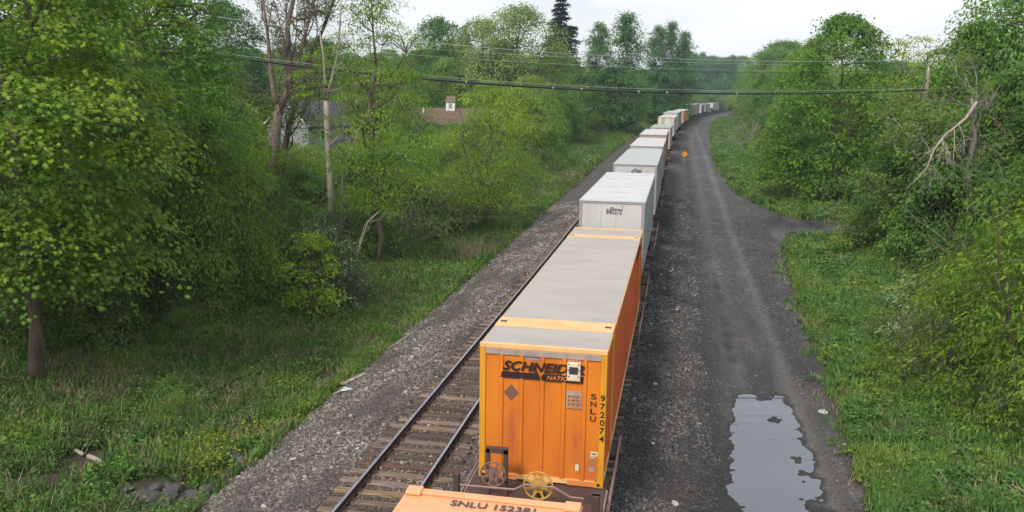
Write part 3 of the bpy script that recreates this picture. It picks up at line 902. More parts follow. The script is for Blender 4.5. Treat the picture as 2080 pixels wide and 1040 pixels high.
# ---- near container, only its far roof edge is in view
CN = body_root('shipping_container', 10.78 - 6.1, .88, "light orange container roof at the bottom edge lettered SNLU 152381", 'container', 'containers and trailers on the train')
box_unit(CN, 12.19, 2.59, 2.44, M['orange'], M['orange_side'], M['salmon'], M['salmon'], M['salmon'], ribs=0, corr=True)
mb = MB(); mb.box(-1.20, 1.20, 5.96, 6.10, 2.593, 2.625); mb.build('roof_header', M['salmon'], CN, bevel=.01)
for sx in (-1, 1):
    x0, x1 = sorted((sx * 1.22, sx * 1.00)); MB().box(x0, x1, 5.90, 6.105, 2.60, 2.655).build('corner_casting', M['salmon'], CN, bevel=.015)
mb = MB()
for i in range(20):
    y = 5.55 - i * .42
    mb.add([(-1.15, y - .12, 2.592), (1.15, y - .12, 2.592), (1.15, y - .08, 2.606), (-1.15, y - .08, 2.606), (1.15, y + .08, 2.606), (-1.15, y + .08, 2.606), (1.15, y + .12, 2.592), (-1.15, y + .12, 2.592)], [(0, 1, 2, 3), (3, 2, 4, 5), (5, 4, 6, 7)])
mb.build('roof_corrugation', M['salmon'], CN)
me = fit_text(text_mesh("SNLU 152381", bold=.008), 1.16, .15, Matrix.Translation((-.53, 5.72, 2.611)))
obj('lettering', me, M['ink_grey'], CN)

CN.location.x += .2
# ---- the orange container with its end wall facing us
L_ = 16.15
CB = body_root('shipping_container', 16.35 + L_ / 2, 1.12, "long orange container with black lettered end wall, yellow corner posts and grey roof", 'container', 'containers and trailers on the train')
H_ = 2.87; w_ = 2.6; h_ = w_ / 2; a_ = -L_ / 2
box_unit(CB, L_, H_, w_, M['orange'], M['orange_side'], M['roof_grey'], M['cream'], M['yellow_post'], ribs=1.22, rib_h=.004, roof_over=-.02, corr=True)
for i, x in enumerate((-.85, -.43, 0.0, .44, .86)):
    mb = MB(); mb.prism([(x - .055, a_ + .036), (x - .035, a_ - .002), (x + .035, a_ - .002), (x + .055, a_ + .036)], 'z', .10, H_ - .20)
    mb.build('wall_rib', M['orange'], CB)
MB().box(-h_ + .126, h_ - .126, a_ + .0, a_ + .034, H_ - .21, H_ - .092).build('header_trim', M['greytin'], CB, bevel=.006)
for (x0, x1) in ((-1.17, -.50), (.56, 1.17)):
    MB().box(x0, x1, a_ - .004, a_ + .004, -.02, .085).build('fork_plate', paint("chipped orange sill", (.62, .2, .05), .6, (.35, .2, .13), .7, 9), CB)
for sx in (-1, 1):
    x0, x1 = sorted((sx * 1.30, sx * 1.12)); MB().box(x0, x1, a_ - .012, a_ + .16, -.03, .10).build('corner_casting', M['yellow_post'], CB, bevel=.01)
    mb = MB(); mb.tube([(sx * 1.20, a_ - .018, .04), (sx * 1.20, a_ + .02, .04)], .035, 10); mb.build('casting_hole', M['dark'], CB)
# pale bands across the roof at the lifting posts
for (y0, y1) in ((17.75, 18.5), (30.25, 30.85)):
    mb = MB(); mb.box(-1.295, 1.295, y0 - 16.35 + a_, y1 - 16.35 + a_, H_, H_ + .012)
    mb.build('roof_band', M['cream'], CB, bevel=.004)
    for sx in (-1, 1):
        x0, x1 = sorted((sx * 1.303, sx * 1.285)); MB().box(x0, x1, y0 - 16.35 + a_ + .1, y1 - 16.35 + a_ - .1, 0, H_ - .01).build('lifting_post', M['yellow_post'] if sx > 0 else M['cream'], CB)
        xx = sx * 1.16; mb = MB(); mb.box(xx - .07, xx + .07, (y0 + y1) / 2 - 16.35 + a_ - .06, (y0 + y1) / 2 - 16.35 + a_ + .06, H_ + .012, H_ + .018); mb.build('casting_hole', M['steel_dark'], CB)
MB().box(-1.3, 1.3, a_ - .006, a_ + .10, H_ - .075, H_ + .014).build('roof_edge', M['cream'], CB, bevel=.006)
MB().box(-1.3, 1.3, -a_ - .16, -a_ + .006, H_ - .075, H_ + .014).build('roof_edge', M['cream'], CB, bevel=.006)
# lettering: name over a black bar broken by a slanted gap
fy = a_ - .006
letters("SCHNEIDER", -.82, 2.345, 1.68, .205, fy, M['ink'], CB, bold=.030, shear=.28)
mb = MB()
mb.prism([(-.86, 2.185), (-.055, 2.185), (-.125, 2.315), (-.835, 2.315)], 'y', fy, fy + .004)
mb.prism([(-.005, 2.175), (.83, 2.175), (.845, 2.315), (.02, 2.315), (-.03, 2.255)], 'y', fy, fy + .004)
mb.prism([(-.175, 2.40), (-.13, 2.40), (-.035, 2.19), (-.08, 2.19)], 'y', fy - .001, fy + .003)
mb.build('lettering_bar', M['ink'], CB)
letters("NATIONAL", .09, 2.205, .70, .085, fy - .006, M['orange'], CB, bold=.02, shear=.22)
def stack(word, x, ztop, zbot, w, gap, parent, y, mat):
    n = len(word); step = (ztop - zbot) / n
    for i, ch in enumerate(word):
        z = ztop - (i + 1) * step + gap / 2
        letters(ch, x - w / 2, z, w, step - gap, y, mat, parent, name='letter', bold=.012)
stack("SNLU", 1.045, 1.99, 1.36, .12, .045, CB, a_ + .028, M['ink'])
stack("972074", 1.235, 1.985, .955, .095, .045, CB, a_ - .006, M['ink'])
mb = MB(); mb.add([(-.64, fy + .02, 2.04), (-.455, fy + .02, 1.86), (-.64, fy + .02, 1.68), (-.825, fy + .02, 1.86)], [(0, 1, 2, 3)])
mb = MB(); mb.prism([(-.64, 2.04), (-.485, 1.86), (-.64, 1.68), (-.795, 1.86)], 'y', a_ + .028, a_ + .034); mb.build('placard', M['placard'], CB)
MB().box(-.36, -.07, a_ + .03, a_ + .034, 2.575, 2.625).build('decal', M['label_blue'], CB)
letters("INTERMODAL", -.31, 2.585, .21, .026, a_ + .026, M['label_white'], CB)
# tracking unit with its screen
gb = MB().box(.50, .77, a_ - .05, a_ + .02, 2.22, 2.61).build('tracker_case', M['box_cream'], CB, bevel=.02)
MB().box(.545, .725, a_ - .058, a_ - .045, 2.37, 2.52).build('screen', M['panel'], gb)
MB().box(.58, .69, a_ - .054, a_ - .045, 2.245, 2.34).build('cover', M['box_cream'], gb)
for (x, z) in ((.54, 2.58), (.73, 2.58), (.54, 2.32), (.73, 2.32), (.525, 2.45), (.745, 2.45)):
    MB().box(x - .012, x + .012, a_ - .056, a_ - .045, z - .012, z + .012).build('screw', M['steel_dark'], gb)
mb = MB()
for i in range(4): mb.box(.53 + i * .065, .565 + i * .065, a_ + .029, a_ + .034, 2.625, 2.645)
mb.build('decal', M['label_white'], CB)
# vent plate with a three by three grid
mb = MB(); yy = a_ + .006
mb.box(.495, .81, yy, yy + .02, 1.90, 1.98); mb.box(.495, .81, yy, yy + .02, 1.635, 1.665)
mb.box(.495, .525, yy, yy + .02, 1.665, 1.90); mb.box(.78, .81, yy, yy + .02, 1.665, 1.90)
for x in (.60, .685): mb.box(x, x + .02, yy, yy + .02, 1.665, 1.90)
for z in (1.735, 1.815): mb.box(.525, .78, yy + .002, yy + .018, z, z + .02)
mb.prism([(.53, 1.76), (.55, 1.75), (.72, 1.89), (.70, 1.90)], 'y', yy - .004, yy); mb.prism([(.64, 1.67), (.66, 1.665), (.775, 1.77), (.765, 1.785)], 'y', yy - .004, yy)
mb.build('vent_plate', M['greytin'], CB)
for (x0, x1, z0, z1, mt_) in ((1.02, 1.165, .64, .735, 'label_white'), (1.01, 1.10, .605, .62, 'label_white'), (1.02, 1.11, .43, .57, 'label_grey'), (.985, 1.12, .30, .40, 'greytin'), (.715, .785, .29, .43, 'label_white')):
    MB().box(x0, x1, a_ + .029, a_ + .034, z0, z1).build('decal', M[mt_], CB)
MB().box(1.045, 1.14, a_ + .026, a_ + .03, .665, .71).build('decal_print', M['label_grey'], CB)
# number near the far end of the side
me = fit_text(text_mesh("SNLU 972074", bold=.02), 2.6, .26, Matrix.Translation((1.305, 3.8, 2.42)) @ Matrix.Rotation(PI / 2, 4, 'Z') @ Matrix.Rotation(PI / 2, 4, 'X'))
obj('lettering', me, M['ink'], CB)

# ---- trailers and boxes further up the train
def tyre_mesh():
    mb = MB(); R = .5
    prof = [(-.14, .28), (-.14, .46), (-.10, .5), (.10, .5), (.14, .46), (.14, .28), (.08, .2), (-.08, .2)]
    n = 18; V = []; F = []
    for i in range(n):
        a = 2 * PI * i / n
        for (x, r) in prof: V.append((x, r * math.cos(a), r * math.sin(a)))
    k = len(prof)
    for i in range(n):
        for j in range(k): F.append((i * k + j, i * k + (j + 1) % k, ((i + 1) % n) * k + (j + 1) % k, ((i + 1) % n) * k + j))
    mb.add(V, F); return mb.mesh('wheel')
TY = tyre_mesh(); TY.materials.append(M['tyre'])

def freight(name, s0, s1, z0, H, wall, side, roofm, label, cat, number=None, ribs=.6, trim='trim', gear=True, corr=False, roof_over=.015, rib_h=.012):
    L = s1 - s0
    r = body_root(name, (s0 + s1) / 2, z0, label, cat, 'containers and trailers on the train')
    box_unit(r, L, H, 2.6, M[wall], M[side], M[roofm], M[trim], M[trim], ribs=ribs, corr=corr, roof_over=roof_over, rib_h=rib_h)
    a = -L / 2
    if number:
        for x in (-.42, .18):
            MB().box(x - .006, x + .006, a + .028, a + .036, .12, H - .12).build('seam', M['trim'], r)
        letters(number, -.22, H - .52, .62, .22, a + .026, M['ink_grey'], r, bold=.02)
        mb = MB(); mb.tube([(.42, a + .02, H - .13), (.42, a + .02, H - .36), (.12, a + .02, H - .30)], .010, 5); mb.build('conduit', M['ink_grey'], r)
        mb = MB(); ring = [(.02 + .07 * math.cos(t), a + .015, H - .29 + .045 * math.sin(t)) for t in np.linspace(0, 2 * PI, 13)]; mb.tube(ring, .014, 5, cap=False); mb.build('hose_coupling', M['ink_grey'], r)
    if gear:
        for sx in (-1, 1):
            for yy in (L / 2 - 1.2, L / 2 - 2.5):
                for dx in (0, .31):
                    w = obj('wheel', TY, None, r, (sx * (1.12 - dx), yy, -.46))
            mb = MB(); mb.box(sx * .9 - .06, sx * .9 + .06, -L / 2 + 3.0, -L / 2 + 3.12, -.75, 0); mb.box(sx * .9 - .16, sx * .9 + .16, -L / 2 + 2.95, -L / 2 + 3.2, -.79, -.75); mb.build('landing_leg', M['steel_dark'], r)
        mb = MB(); mb.box(-.95, .95, L / 2 - 3.4, L / 2 - .4, -.30, -.02); mb.build('suspension_frame', M['steel_dark'], r)
        mb = MB(); mb.box(-1.25, 1.25, L / 2 - .1, L / 2 - .02, -.62, -.5); mb.box(-.8, -.7, L / 2 - .1, L / 2 - .02, -.5, 0); mb.box(.7, .8, L / 2 - .1, L / 2 - .02, -.5, 0); mb.build('rear_guard', M['white_wall'], r)
    return r

tr1 = freight('freight_trailer', 33.8, 47.3, 2.0, 2.9, 'white_wall', 'grey_wall', 'roof_alu', "white freight trailer numbered 840372 with shiny ribbed roof, behind the long orange container", 'trailer', "840372", ribs=.61, rib_h=.055)
tr2 = freight('freight_trailer', 51.3, 67.0, 2.0, 2.95, 'white_wall', 'grey_wall', 'roof_alu2', "white freight trailer with plain grey roof, second behind the orange container", 'trailer', "437486", ribs=1.22, rib_h=.02)
tr3 = freight('freight_trailer', 68.6, 83.4, 2.0, 2.9, 'white_wall', 'grey_wall', 'roof_white', "freight trailer with chalky white roof and grey side, left of the orange diamond sign", 'trailer', ribs=2.4, rib_h=.006)
tr4 = freight('freight_trailer', 85.2, 100.5, 2.0, 2.9, 'greytin', 'red_wall', 'roof_white', "freight trailer with white roof and faded red-orange side", 'trailer', ribs=2.4, rib_h=.006)
c5 = freight('shipping_container', 112.0, 126.5, 1.6, 2.75, 'cream_wall', 'grey_wall', 'roof_green', "cream box with dark streaks on its end and a greenish roof", 'container', ribs=1.3, gear=False)
c6 = freight('freight_trailer', 137.0, 152.0, 1.9, 2.9, 'cream_wall', 'grey_wall', 'roof_white', "pale trailer with rust-stained end wall, behind the greenish roofed box", 'trailer', ribs=1.3)
c7 = freight('freight_trailer', 158.0, 186.0, 1.9, 2.9, 'white_wall', 'grey_wall', 'roof_alu2', "grey-roofed trailer just before the small pale orange container", 'trailer', ribs=1.3)
c8 = freight('shipping_container', 200.0, 236.0, 1.2, 2.8, 'tan_wall', 'tan_wall', 'roof_white', "small far pale orange container where the train starts to curve", 'container', ribs=0, gear=False)
c9 = freight('freight_trailer', 244.0, 312.0, 1.8, 3.1, 'greytin', 'white_wall', 'roof_alu', "far white trailer with grey nose, first one past the small pale orange container", 'trailer', ribs=0, gear=False)
c10 = freight('freight_trailer', 322.0, 345.0, 1.5, 3.1, 'white_wall', 'grey_wall', 'roof_alu', "far pale grey trailer with a dark emblem on its side", 'trailer', ribs=0, gear=False)
MB().box(1.304, 1.312, -4, 2, .9, 2.3).build('emblem', M['label_grey'], c10)
c11 = freight('freight_trailer', 350.0, 382.0, 1.5, 3.1, 'white_wall', 'grey_wall', 'roof_alu', "far pale grey trailer ahead of the dark gap in the train", 'trailer', ribs=0, gear=False)
c12 = freight('shipping_container', 386.0, 402.0, 1.1, 1.6, 'blue_wall', 'blue_wall', 'dark', "low dark load in the gap between far pale boxes", 'container', ribs=0, gear=False)
c13 = freight('freight_trailer', 404.0, 440.0, 1.6, 3.3, 'white_wall', 'white_wall', 'roof_white', "farthest bright white trailer at the head of the curve", 'trailer', ribs=0, gear=False)
c14 = freight('shipping_container', 446.0, 500.0, 1.2, 3.2, 'blue_wall', 'blue_wall', 'dark', "dark blue-grey box last before the trees hide the train", 'container', ribs=0, gear=False)

# ---- railcars under the boxes
WH = MB()
_n = 20; _pr = [(-.07, .40), (-.07, .455), (.045, .455), (.065, .49), (.075, .49), (.075, .40), (.03, .36), (.03, .14), (-.03, .14), (-.03, .36)]
_V = [(x, r * math.cos(2 * PI * i / _n), r * math.sin(2 * PI * i / _n)) for i in range(_n) for (x, r) in _pr]
_k = len(_pr); _F = [(i * _k + j, i * _k + (j + 1) % _k, ((i + 1) % _n) * _k + (j + 1) % _k, ((i + 1) % _n) * _k + j) for i in range(_n) for j in range(_k)]
WH.add(_V, _F); WHM = WH.mesh('wheel'); WHM.materials.append(M['steel_dark'])
def truck(parent, y):
    mb = MB(); mb.box(-1.1, 1.1, y - .2, y + .2, .42, .70)
    for sx in (-1, 1):
        x0, x1 = sorted((sx * .93, sx * 1.08))
        mb.prism([(y - 1.15, .42), (y - .95, .62), (y - .4, .72), (y + .4, .72), (y + .95, .62), (y + 1.15, .42), (y + .7, .36), (y + .35, .18), (y - .35, .18), (y - .7, .36)], 'x', x0, x1)
    t_ = mb.build('truck_frame', M['car_brown'], parent)
    for yy in (y - .86, y + .86):
        for sx in (-1, 1): obj('wheel', WHM, None, t_, (sx * .755, yy, .46)).rotation_euler = (0, 0, 0 if sx < 0 else PI)
        a = MB(); a.tube([(-.9, yy, .46), (.9, yy, .46)], .08, 8); a.build('axle', M['steel_dark'], t_)
    return t_
def railcar(s0, s1, label, hero=False, bars=True):
    L = s1 - s0; r = empty('spine_railcar', tuple(W(T, (s0 + s1) / 2, float(rise((s0 + s1) / 2)))), -th((s0 + s1) / 2), label, 'railcar', 'railcars under the boxes')
    a, b = -L / 2, L / 2
    mb = MB(); mb.box(-.42, .42, a + .5, b - .5, .55, 1.02); mb.build('spine_beam', M['car_brown'], r)
    for y in (a + 1.6, b - 1.6):
        mb = MB(); mb.box(-1.36, 1.36, y - .9, y + .9, 1.0, 1.07); mb.box(-1.38, -1.32, y - .9, y + .9, .9, 1.0); mb.box(1.32, 1.38, y - .9, y + .9, .9, 1.0); mb.build('end_platform', M['car_brown'], r)
    n = 4
    for i in range(n):
        y = a + L * (i + 1) / (n + 1)
        mb = MB(); mb.prism([(-1.42, .98), (1.42, .98), (1.42, 1.06), (-1.42, 1.06)], 'y', y - .16, y + .16); mb.prism([(-1.35, .98), (-.4, .68), (.4, .68), (1.35, .98)], 'y', y - .1, y + .1)
        mb.build('cross_arm', M['car_brown'], r)
    truck(r, a + .1)
    if bars:
        for (y0, y1) in ((a + .6, a + 4.6), (b - 4.8, b - .8)):
            for sx in (-1, 1):
                mb = MB(); x = sx * 1.47; mb.tube([(x - sx * .1, y0, .62), (x, y0, .66), (x, y0 + .05, 1.12), (x, y1 - .05, 1.12), (x, y1, .66), (x - sx * .1, y1, .62)], .024, 6)
                mb.box(x - .02, x + .02, y0 + .1, y1 - .1, .96, .99)
                mb.build('side_rail', M['rail_pink'], r)
                MB().box(min(x - sx * .35, x + sx * .02), max(x - sx * .35, x + sx * .02), y1 - .9, y1 - .3, .86, 1.04).build('step_bracket', M['steel_dark'], r)
    return r
rc0 = railcar(-6, 14.2, "brown railcar end with yellow and rusty brake wheels, between the two orange containers")
# end platform with tread plate, grab irons, brake wheels
MB().box(-1.34, 1.34, 13.2 - 4.1, 16.1 - 4.1, .80, .86).build('end_platform', M['car_brown'], rc0)
mb = MB(); mb.box(-.75, 1.25, 13.7 - 4.1, 14.05 - 4.1, 1.02, 1.05)
for i in range(40): mb.box(-.74 + i * .05, -.715 + i * .05, 13.71 - 4.1, 14.04 - 4.1, 1.05, 1.062)
mb.build('tread_plate', M['tread'], rc0)
def lp(x, y, z): return (x - T, y - 4.1, z)
mb = MB(); mb.tube([lp(2.45, 14.6, 1.72), lp(3.55, 14.6, 1.74), lp(3.75, 14.6, 1.86), lp(4.3, 14.6, 1.86), lp(4.6, 14.6, 1.70), lp(5.05, 14.6, 1.70), lp(5.05, 14.6, 1.0)], .02, 6); mb.build('grab_iron', M['rail_pink'], rc0)
mb = MB(); mb.box(*[v for p in ((2.40 - T, 2.50 - T), (14.53 - 4.1, 14.67 - 4.1), (.7, 1.95)) for v in p]); mb.build('end_post', M['car_brown'], rc0)
mb = MB(); mb.box(5.0 - T, 5.14 - T, 14.5 - 4.1, 14.7 - 4.1, .6, 1.80); mb.box(4.86 - T, 5.14 - T, 14.55 - 4.1, 14.62 - 4.1, 1.62, 1.80); mb.build('end_post', M['car_brown'], rc0)
mb = MB(); mb.tube([lp(5.25, 14.2, .6), lp(5.25, 14.2, 1.75), lp(5.25, 14.9, 1.75), lp(5.25, 15.3, 1.3), lp(5.25, 15.3, .6)], .018, 6); mb.build('side_ladder', M['rail_pink'], rc0)
mb = MB(); mb.box(4.0 - T - .09, 4.0 - T + .09, 14.95 - 4.1, 15.05 - 4.1, .8, 1.55); mb.build('brake_stand', M['car_brown'], rc0)
mb = MB(); mb.box(2.78 - T, 2.86 - T, 15.6 - 4.1, 15.7 - 4.1, .6, 2.05); mb.box(3.14 - T, 3.22 - T, 15.6 - 4.1, 15.7 - 4.1, .6, 2.05); mb.box(2.78 - T, 3.22 - T, 15.6 - 4.1, 15.7 - 4.1, 1.97, 2.08); mb.build('brake_stand', M['car_brown'], rc0)
def brake_wheel(c, R, mat, parent):
    mb = MB(); n = 28
    ring = [(c[0] + R * math.cos(t), c[1], c[2] + R * math.sin(t)) for t in np.linspace(0, 2 * PI, n + 1)]
    mb.tube(ring, .017, 6, cap=False)
    pr = [(c[0] + R * .52 * math.cos(t), c[2] + R * .52 * math.sin(t)) for t in np.linspace(0, 2 * PI, 17)[:-1]]
    mb.prism(pr, 'y', c[1] + .01, c[1] + .03)
    for k in range(8):
        t = 2 * PI * (k + .5) / 8; ct, st = math.cos(t), math.sin(t); wv_ = .022
        def q(r, o_): return (c[0] + r * ct - o_ * st, c[2] + r * st + o_ * ct)
        mb.prism([q(R * .48, -wv_ * 1.9), q(R * .7, -wv_ * .7), q(R * .98, -wv_ * 1.2), q(R * .98, wv_ * 1.2), q(R * .7, wv_ * .7), q(R * .48, wv_ * 1.9)], 'y', c[1] - .002, c[1] + .02)
    mb.tube([(c[0], c[1] - .03, c[2]), (c[0], c[1] + .35, c[2])], .03, 8)
    return mb.build('brake_wheel', mat, parent)
brake_wheel((3.98 - T, 14.75 - 4.1, 1.79), .27, M['wheel_yel'], rc0)
brake_wheel((2.97 - T, 15.45 - 4.1, 1.60), .25, M['wheel_brn'], rc0)
truck(rc0, 15.9 - 4.1 - .2)
cars = [(14.6, 33.2, "spine railcar carrying the long orange container"), (33.4, 50.2, "spine railcar under the trailer numbered 840372"), (50.4, 67.4, "spine railcar under the second white trailer"),
        (67.6, 84.4, "spine railcar under the chalky roofed trailer beside the diamond sign"), (84.6, 101.6, "spine railcar under the red-sided trailer"), (101.8, 126.8, "spine railcar under the cream streaked box"),
        (136, 153, "spine railcar under the pale trailer with the rust-stained end"), (157, 187, "spine railcar under the grey-roofed trailer by the small pale orange container")]
for i, (s0, s1, lb) in enumerate(cars): railcar(s0, s1, lb)
for (s0, s1, lb) in ((198, 238, "far railcar under the small pale orange container"), (242, 314, "far railcar under the first white trailer past the curve's start"), (320, 384, "far railcar under the two pale grey trailers"), (385, 442, "far railcar below the dark gap and the farthest white trailer"), (445, 502, "far railcar under the dark blue-grey box")):
    railcar(s0, s1, lb, bars=False)

# ------------------------------------------------------------------ sign, posts, wires
def post_with_sign():
    r = empty('trackside_sign', tuple(G(6.95, 118)), 0, "tiny orange diamond sign on a low post beside the gravel road", 'sign')
    mt, nt, b = new_mat("orange sign face"); c = ramp(nt, noise(nt, 5, 3), [(.4, (.80, .33, .01)), (.65, (.62, .20, .01))]); nt.links.new(c, b.inputs["Base Color"]); b.inputs["Roughness"].default_value = .5
    mb = MB(); mb.tube([(0, .03, -.2), (0, .03, 1.3)], .03, 6); mb.build('post', M['trim'], r)
    mb = MB(); a = .40; mb.prism([(a * 1.1, 1.3), (.12, 1.3 + a), (-a, 1.3 + .12), (-.1, 1.3 - a)], 'y', 0, .012); mb.build('sign_face', mt, r)
    MB().prism([(.10, 1.27), (.13, 1.33), (-.14, 1.36), (-.12, 1.30)], 'y', -.005, 0).build('mark', M['ink'], r)
post_with_sign()

pr = empty('utility_pole', (21.7, 60, float(gh(21.7, 60))), 0, "weathered utility pole rising out of the trees where the wires end at the right", 'utility pole')
H_p = 10.95 - float(gh(21.7, 60))
mb = MB(); mb.tube([(0, 0, -.3), (0, 0, H_p * .5), (0, 0, H_p)], [.16, .14, .125], 10); mb.build('pole_shaft', M['deadwood'], pr)
mb = MB(); mb.box(-.25, .25, -.26, -.18, H_p - 1.9, H_p - 1.8); mb.tube([(0, -.2, H_p - 1.85), (0, -.35, H_p - 1.85)], .05, 6); mb.build('bracket', M['trim'], pr)
mb = MB(); mb.tube([(0, 0, H_p), (0, 0, H_p + .25)], [.06, .03], 6); mb.build('insulator', M['label_white'], pr)
mb = MB(); mb.tube([(-.15, -.1, H_p - .5), (-.6, -.3, H_p - 2.2)], .02, 5); mb.build('strut', M['deadwood'], pr)
pl_ = empty('utility_pole', (-30, 45.5, float(gh(-30, 45.5))), 0, "utility pole hidden among the left maples that holds the near end of the wires", 'utility pole')
mb = MB(); mb.tube([(0, 0, -.3), (0, 0, 14.0)], [.20, .13], 9); mb.build('pole_shaft', M['bark'], pl_)
mb = MB(); mb.box(-.06, .06, -1.1, 1.1, 13.2, 13.34); mb.build('crossarm', M['bark'], pl_)

def wire(name, A, B, sag, r, mat, label, cat='cable', n=60, group=None):
    A, B = Vector(A), Vector(B); pts = []
    for i in range(n + 1):
        t = i / n; p = A.lerp(B, t); p.z -= sag * 4 * t * (1 - t); pts.append(p)
    mb = MB(); mb.tube(pts, r, 6); o = mb.build(name, mat, None, True); return tag(o, label, cat, group), pts
mtw, nt, b = new_mat("black cable jacket"); b.inputs["Base Color"].default_value = (.016, .018, .024, 1); b.inputs["Roughness"].default_value = .45; M['cable'] = mtw
mtw, nt, b = new_mat("bare aluminium strand"); b.inputs["Base Color"].default_value = (.42, .45, .46, 1); b.inputs["Roughness"].default_value = .4; b.inputs["Metallic"].default_value = .6; M['strand'] = mtw
zr = 9.72
_, cp = wire('overhead_cable', (-30, 45.5, 12.35), (21.75, 59.7, zr), 1.45, .050, M['cable'], "thick black bundled cable crossing over the tracks, lowest wire")
wire('support_strand', (-30, 45.5, 12.47), (21.75, 59.7, zr + .13), 1.38, .010, M['strand'], "thin pale strand just above the thick black cable")
wire('overhead_cable', (-30, 45.5, 12.33), (21.75, 59.7, zr + .0), 1.50, .014, M['cable'], "thin dark cable lashed under the thick bundle")
wire('overhead_wire', (-30, 46.5, 14.6), (21.75, 60, 11.6), 1.35, .013, M['strand'], "highest thin wire, running to the top of the right pole")
wire('overhead_wire', (-30, 45.0, 14.3), (21.75, 60, 11.1), 1.75, .010, M['cable'], "fine dark wire midway between the top wire and the thick cable")
wire('overhead_wire', (-60, 92, 17.0), (44, 118, 13.5), 1.6, .017, M['strand'], "farthest of the thin wires, in front of the pale tall trees", n=50)
wire('overhead_wire', (-60, 93, 16.4), (44, 119, 13.1), 1.9, .015, M['strand'], "thin wire just below the farthest one")
for i, k in enumerate((19, 27, 33, 35, 39, 41, 46)):
    p = cp[k]; mb = MB(); mb.tube([p + Vector((-.05, -.01, 0)), p + Vector((.05, .01, 0))], .068, 6)
    tag(mb.build('cable_clamp', M['trim']), "small pale clamp wrapped round the thick black cable", 'clamp', 'clamps on the cable')

# ------------------------------------------------------------------ houses seen through the trees
M['siding'] = paint("pale grey lap siding", (.25, .265, .27), .7, (.3, .3, .28), .3, .7)
M['shingle'] = paint("dark shingles", (.085, .085, .11), .9, (.04, .04, .05), .5, 3, bmp=.4)
M['shingle_b'] = paint("brown shingles", (.17, .105, .09), .9, (.09, .055, .045), .5, 3, bmp=.4)
M['brick'] = plain("red brick", (.26, .12, .08), .85)
M['white'] = paint("white painted boards", (.72, .72, .70), .6, (.5, .48, .44), .3, 1)
M['glass'] = plain("dark window glass", (.03, .04, .05), .1)
def house(x, y, rz, w, d, hw, hr, wall, roof, label, chimney=False, windows=True, name='house'):
    """ridge runs along local x; w along x, d along y"""
    r = empty(name, (x, y, float(gh(x, y)) - .3), rz, label, 'house')
    mb = MB(); mb.box(-w / 2, w / 2, -d / 2, d / 2, 0, hw)
    for sx in (-1, 1): mb.add([(sx * w / 2, -d / 2, hw), (sx * w / 2, d / 2, hw), (sx * w / 2, 0, hr)], [(0, 1, 2)])
    wl_ = mb.build('wall', wall, r)
    z = .25; lap = MB()
    while z < hw - .05:
        lap.box(-w / 2 - .02, w / 2 + .02, -d / 2 - .02, d / 2 + .02, z, z + .03); z += .22
    while z < hr - .4:
        q = (hr - z) / (hr - hw) * d / 2 - .05
        for sx in (-1, 1):
            x0, x1 = sorted((sx * w / 2, sx * (w / 2 + .02))); lap.box(x0, x1, -q, q, z, z + .03)
        z += .22
    lo = lap.build('siding_board', wall, r); lo['kind'] = 'stuff'
    ov = .4; t = .12; mb = MB()
    k = (hr - hw) / (d / 2)
    for sy in (-1, 1):
        y1 = sy * (d / 2 + ov); z1 = hw - ov * k
        mb.add([(-w / 2 - ov, 0, hr), (w / 2 + ov, 0, hr), (w / 2 + ov, y1, z1), (-w / 2 - ov, y1, z1), (-w / 2 - ov, 0, hr + t), (w / 2 + ov, 0, hr + t), (w / 2 + ov, y1, z1 + t), (-w / 2 - ov, y1, z1 + t)],
               [(0, 1, 2, 3), (4, 5, 6, 7), (0, 1, 5, 4), (1, 2, 6, 5), (2, 3, 7, 6), (3, 0, 4, 7)])
        for i in range(int(d / 2 / .35)):      # shingle courses
            f = (i + .5) / (d / 2 / .35); yy = y1 * f; zz = hr + (z1 - hr) * f + t
            mb.box(-w / 2 - ov, w / 2 + ov, min(yy, yy + sy * .05), max(yy, yy + sy * .05), zz - .02, zz + .025)
    rf = mb.build('roof', roof, r)
    mb = MB()
    for sx in (-1, 1):
        for sy in (-1, 1):
            x0 = sx * (w / 2 + ov + .02); y1 = sy * (d / 2 + ov)
            mb.add([(x0, 0, hr + t), (x0, y1, hw - ov * k + t), (x0, y1, hw - ov * k - .12), (x0, 0, hr - .12), (x0 - sx * .05, 0, hr + t), (x0 - sx * .05, y1, hw - ov * k + t), (x0 - sx * .05, y1, hw - ov * k - .12), (x0 - sx * .05, 0, hr - .12)], [(0, 1, 2, 3), (7, 6, 5, 4), (0, 4, 5, 1), (3, 2, 6, 7), (1, 5, 6, 2)])
    mb.build('barge_board', M['white'], r)
    if windows:
        for (cx_, cy_, ax) in ((-w / 4, -d / 2 - .03, 'y'), (w / 4, -d / 2 - .03, 'y'), (w / 2 + .03, -d / 5, 'x'), (w / 2 + .03, d / 5, 'x')):
            mb = MB(); mf = MB()
            if ax == 'y': mf.box(cx_ - .5, cx_ + .5, cy_ - .02, cy_ + .03, 1.0, 2.2); mb.box(cx_ - .4, cx_ + .4, cy_ - .03, cy_ - .021, 1.1, 2.1)
            else: mf.box(cx_ - .03, cx_ + .02, cy_ - .5, cy_ + .5, 1.0, 2.2); mb.box(cx_ + .021, cx_ + .03, cy_ - .4, cy_ + .4, 1.1, 2.1)
            f = mf.build('window', M['white'], r); mb.build('pane', M['glass'], f)
    if chimney:
        mb = MB(); mb.box(-w * .1, -w * .1 + .9, -d * .3, -d * .3 + .7, hw, hr + .9); c = mb.build('chimney', M['brick'], r)
    return r
gh1 = house(-39.6, 104, math.radians(72), 10, 6.8, 2.9, 5.6, M['siding'], M['shingle'], "pale grey gabled house with dark roof, behind the bare white trunk")
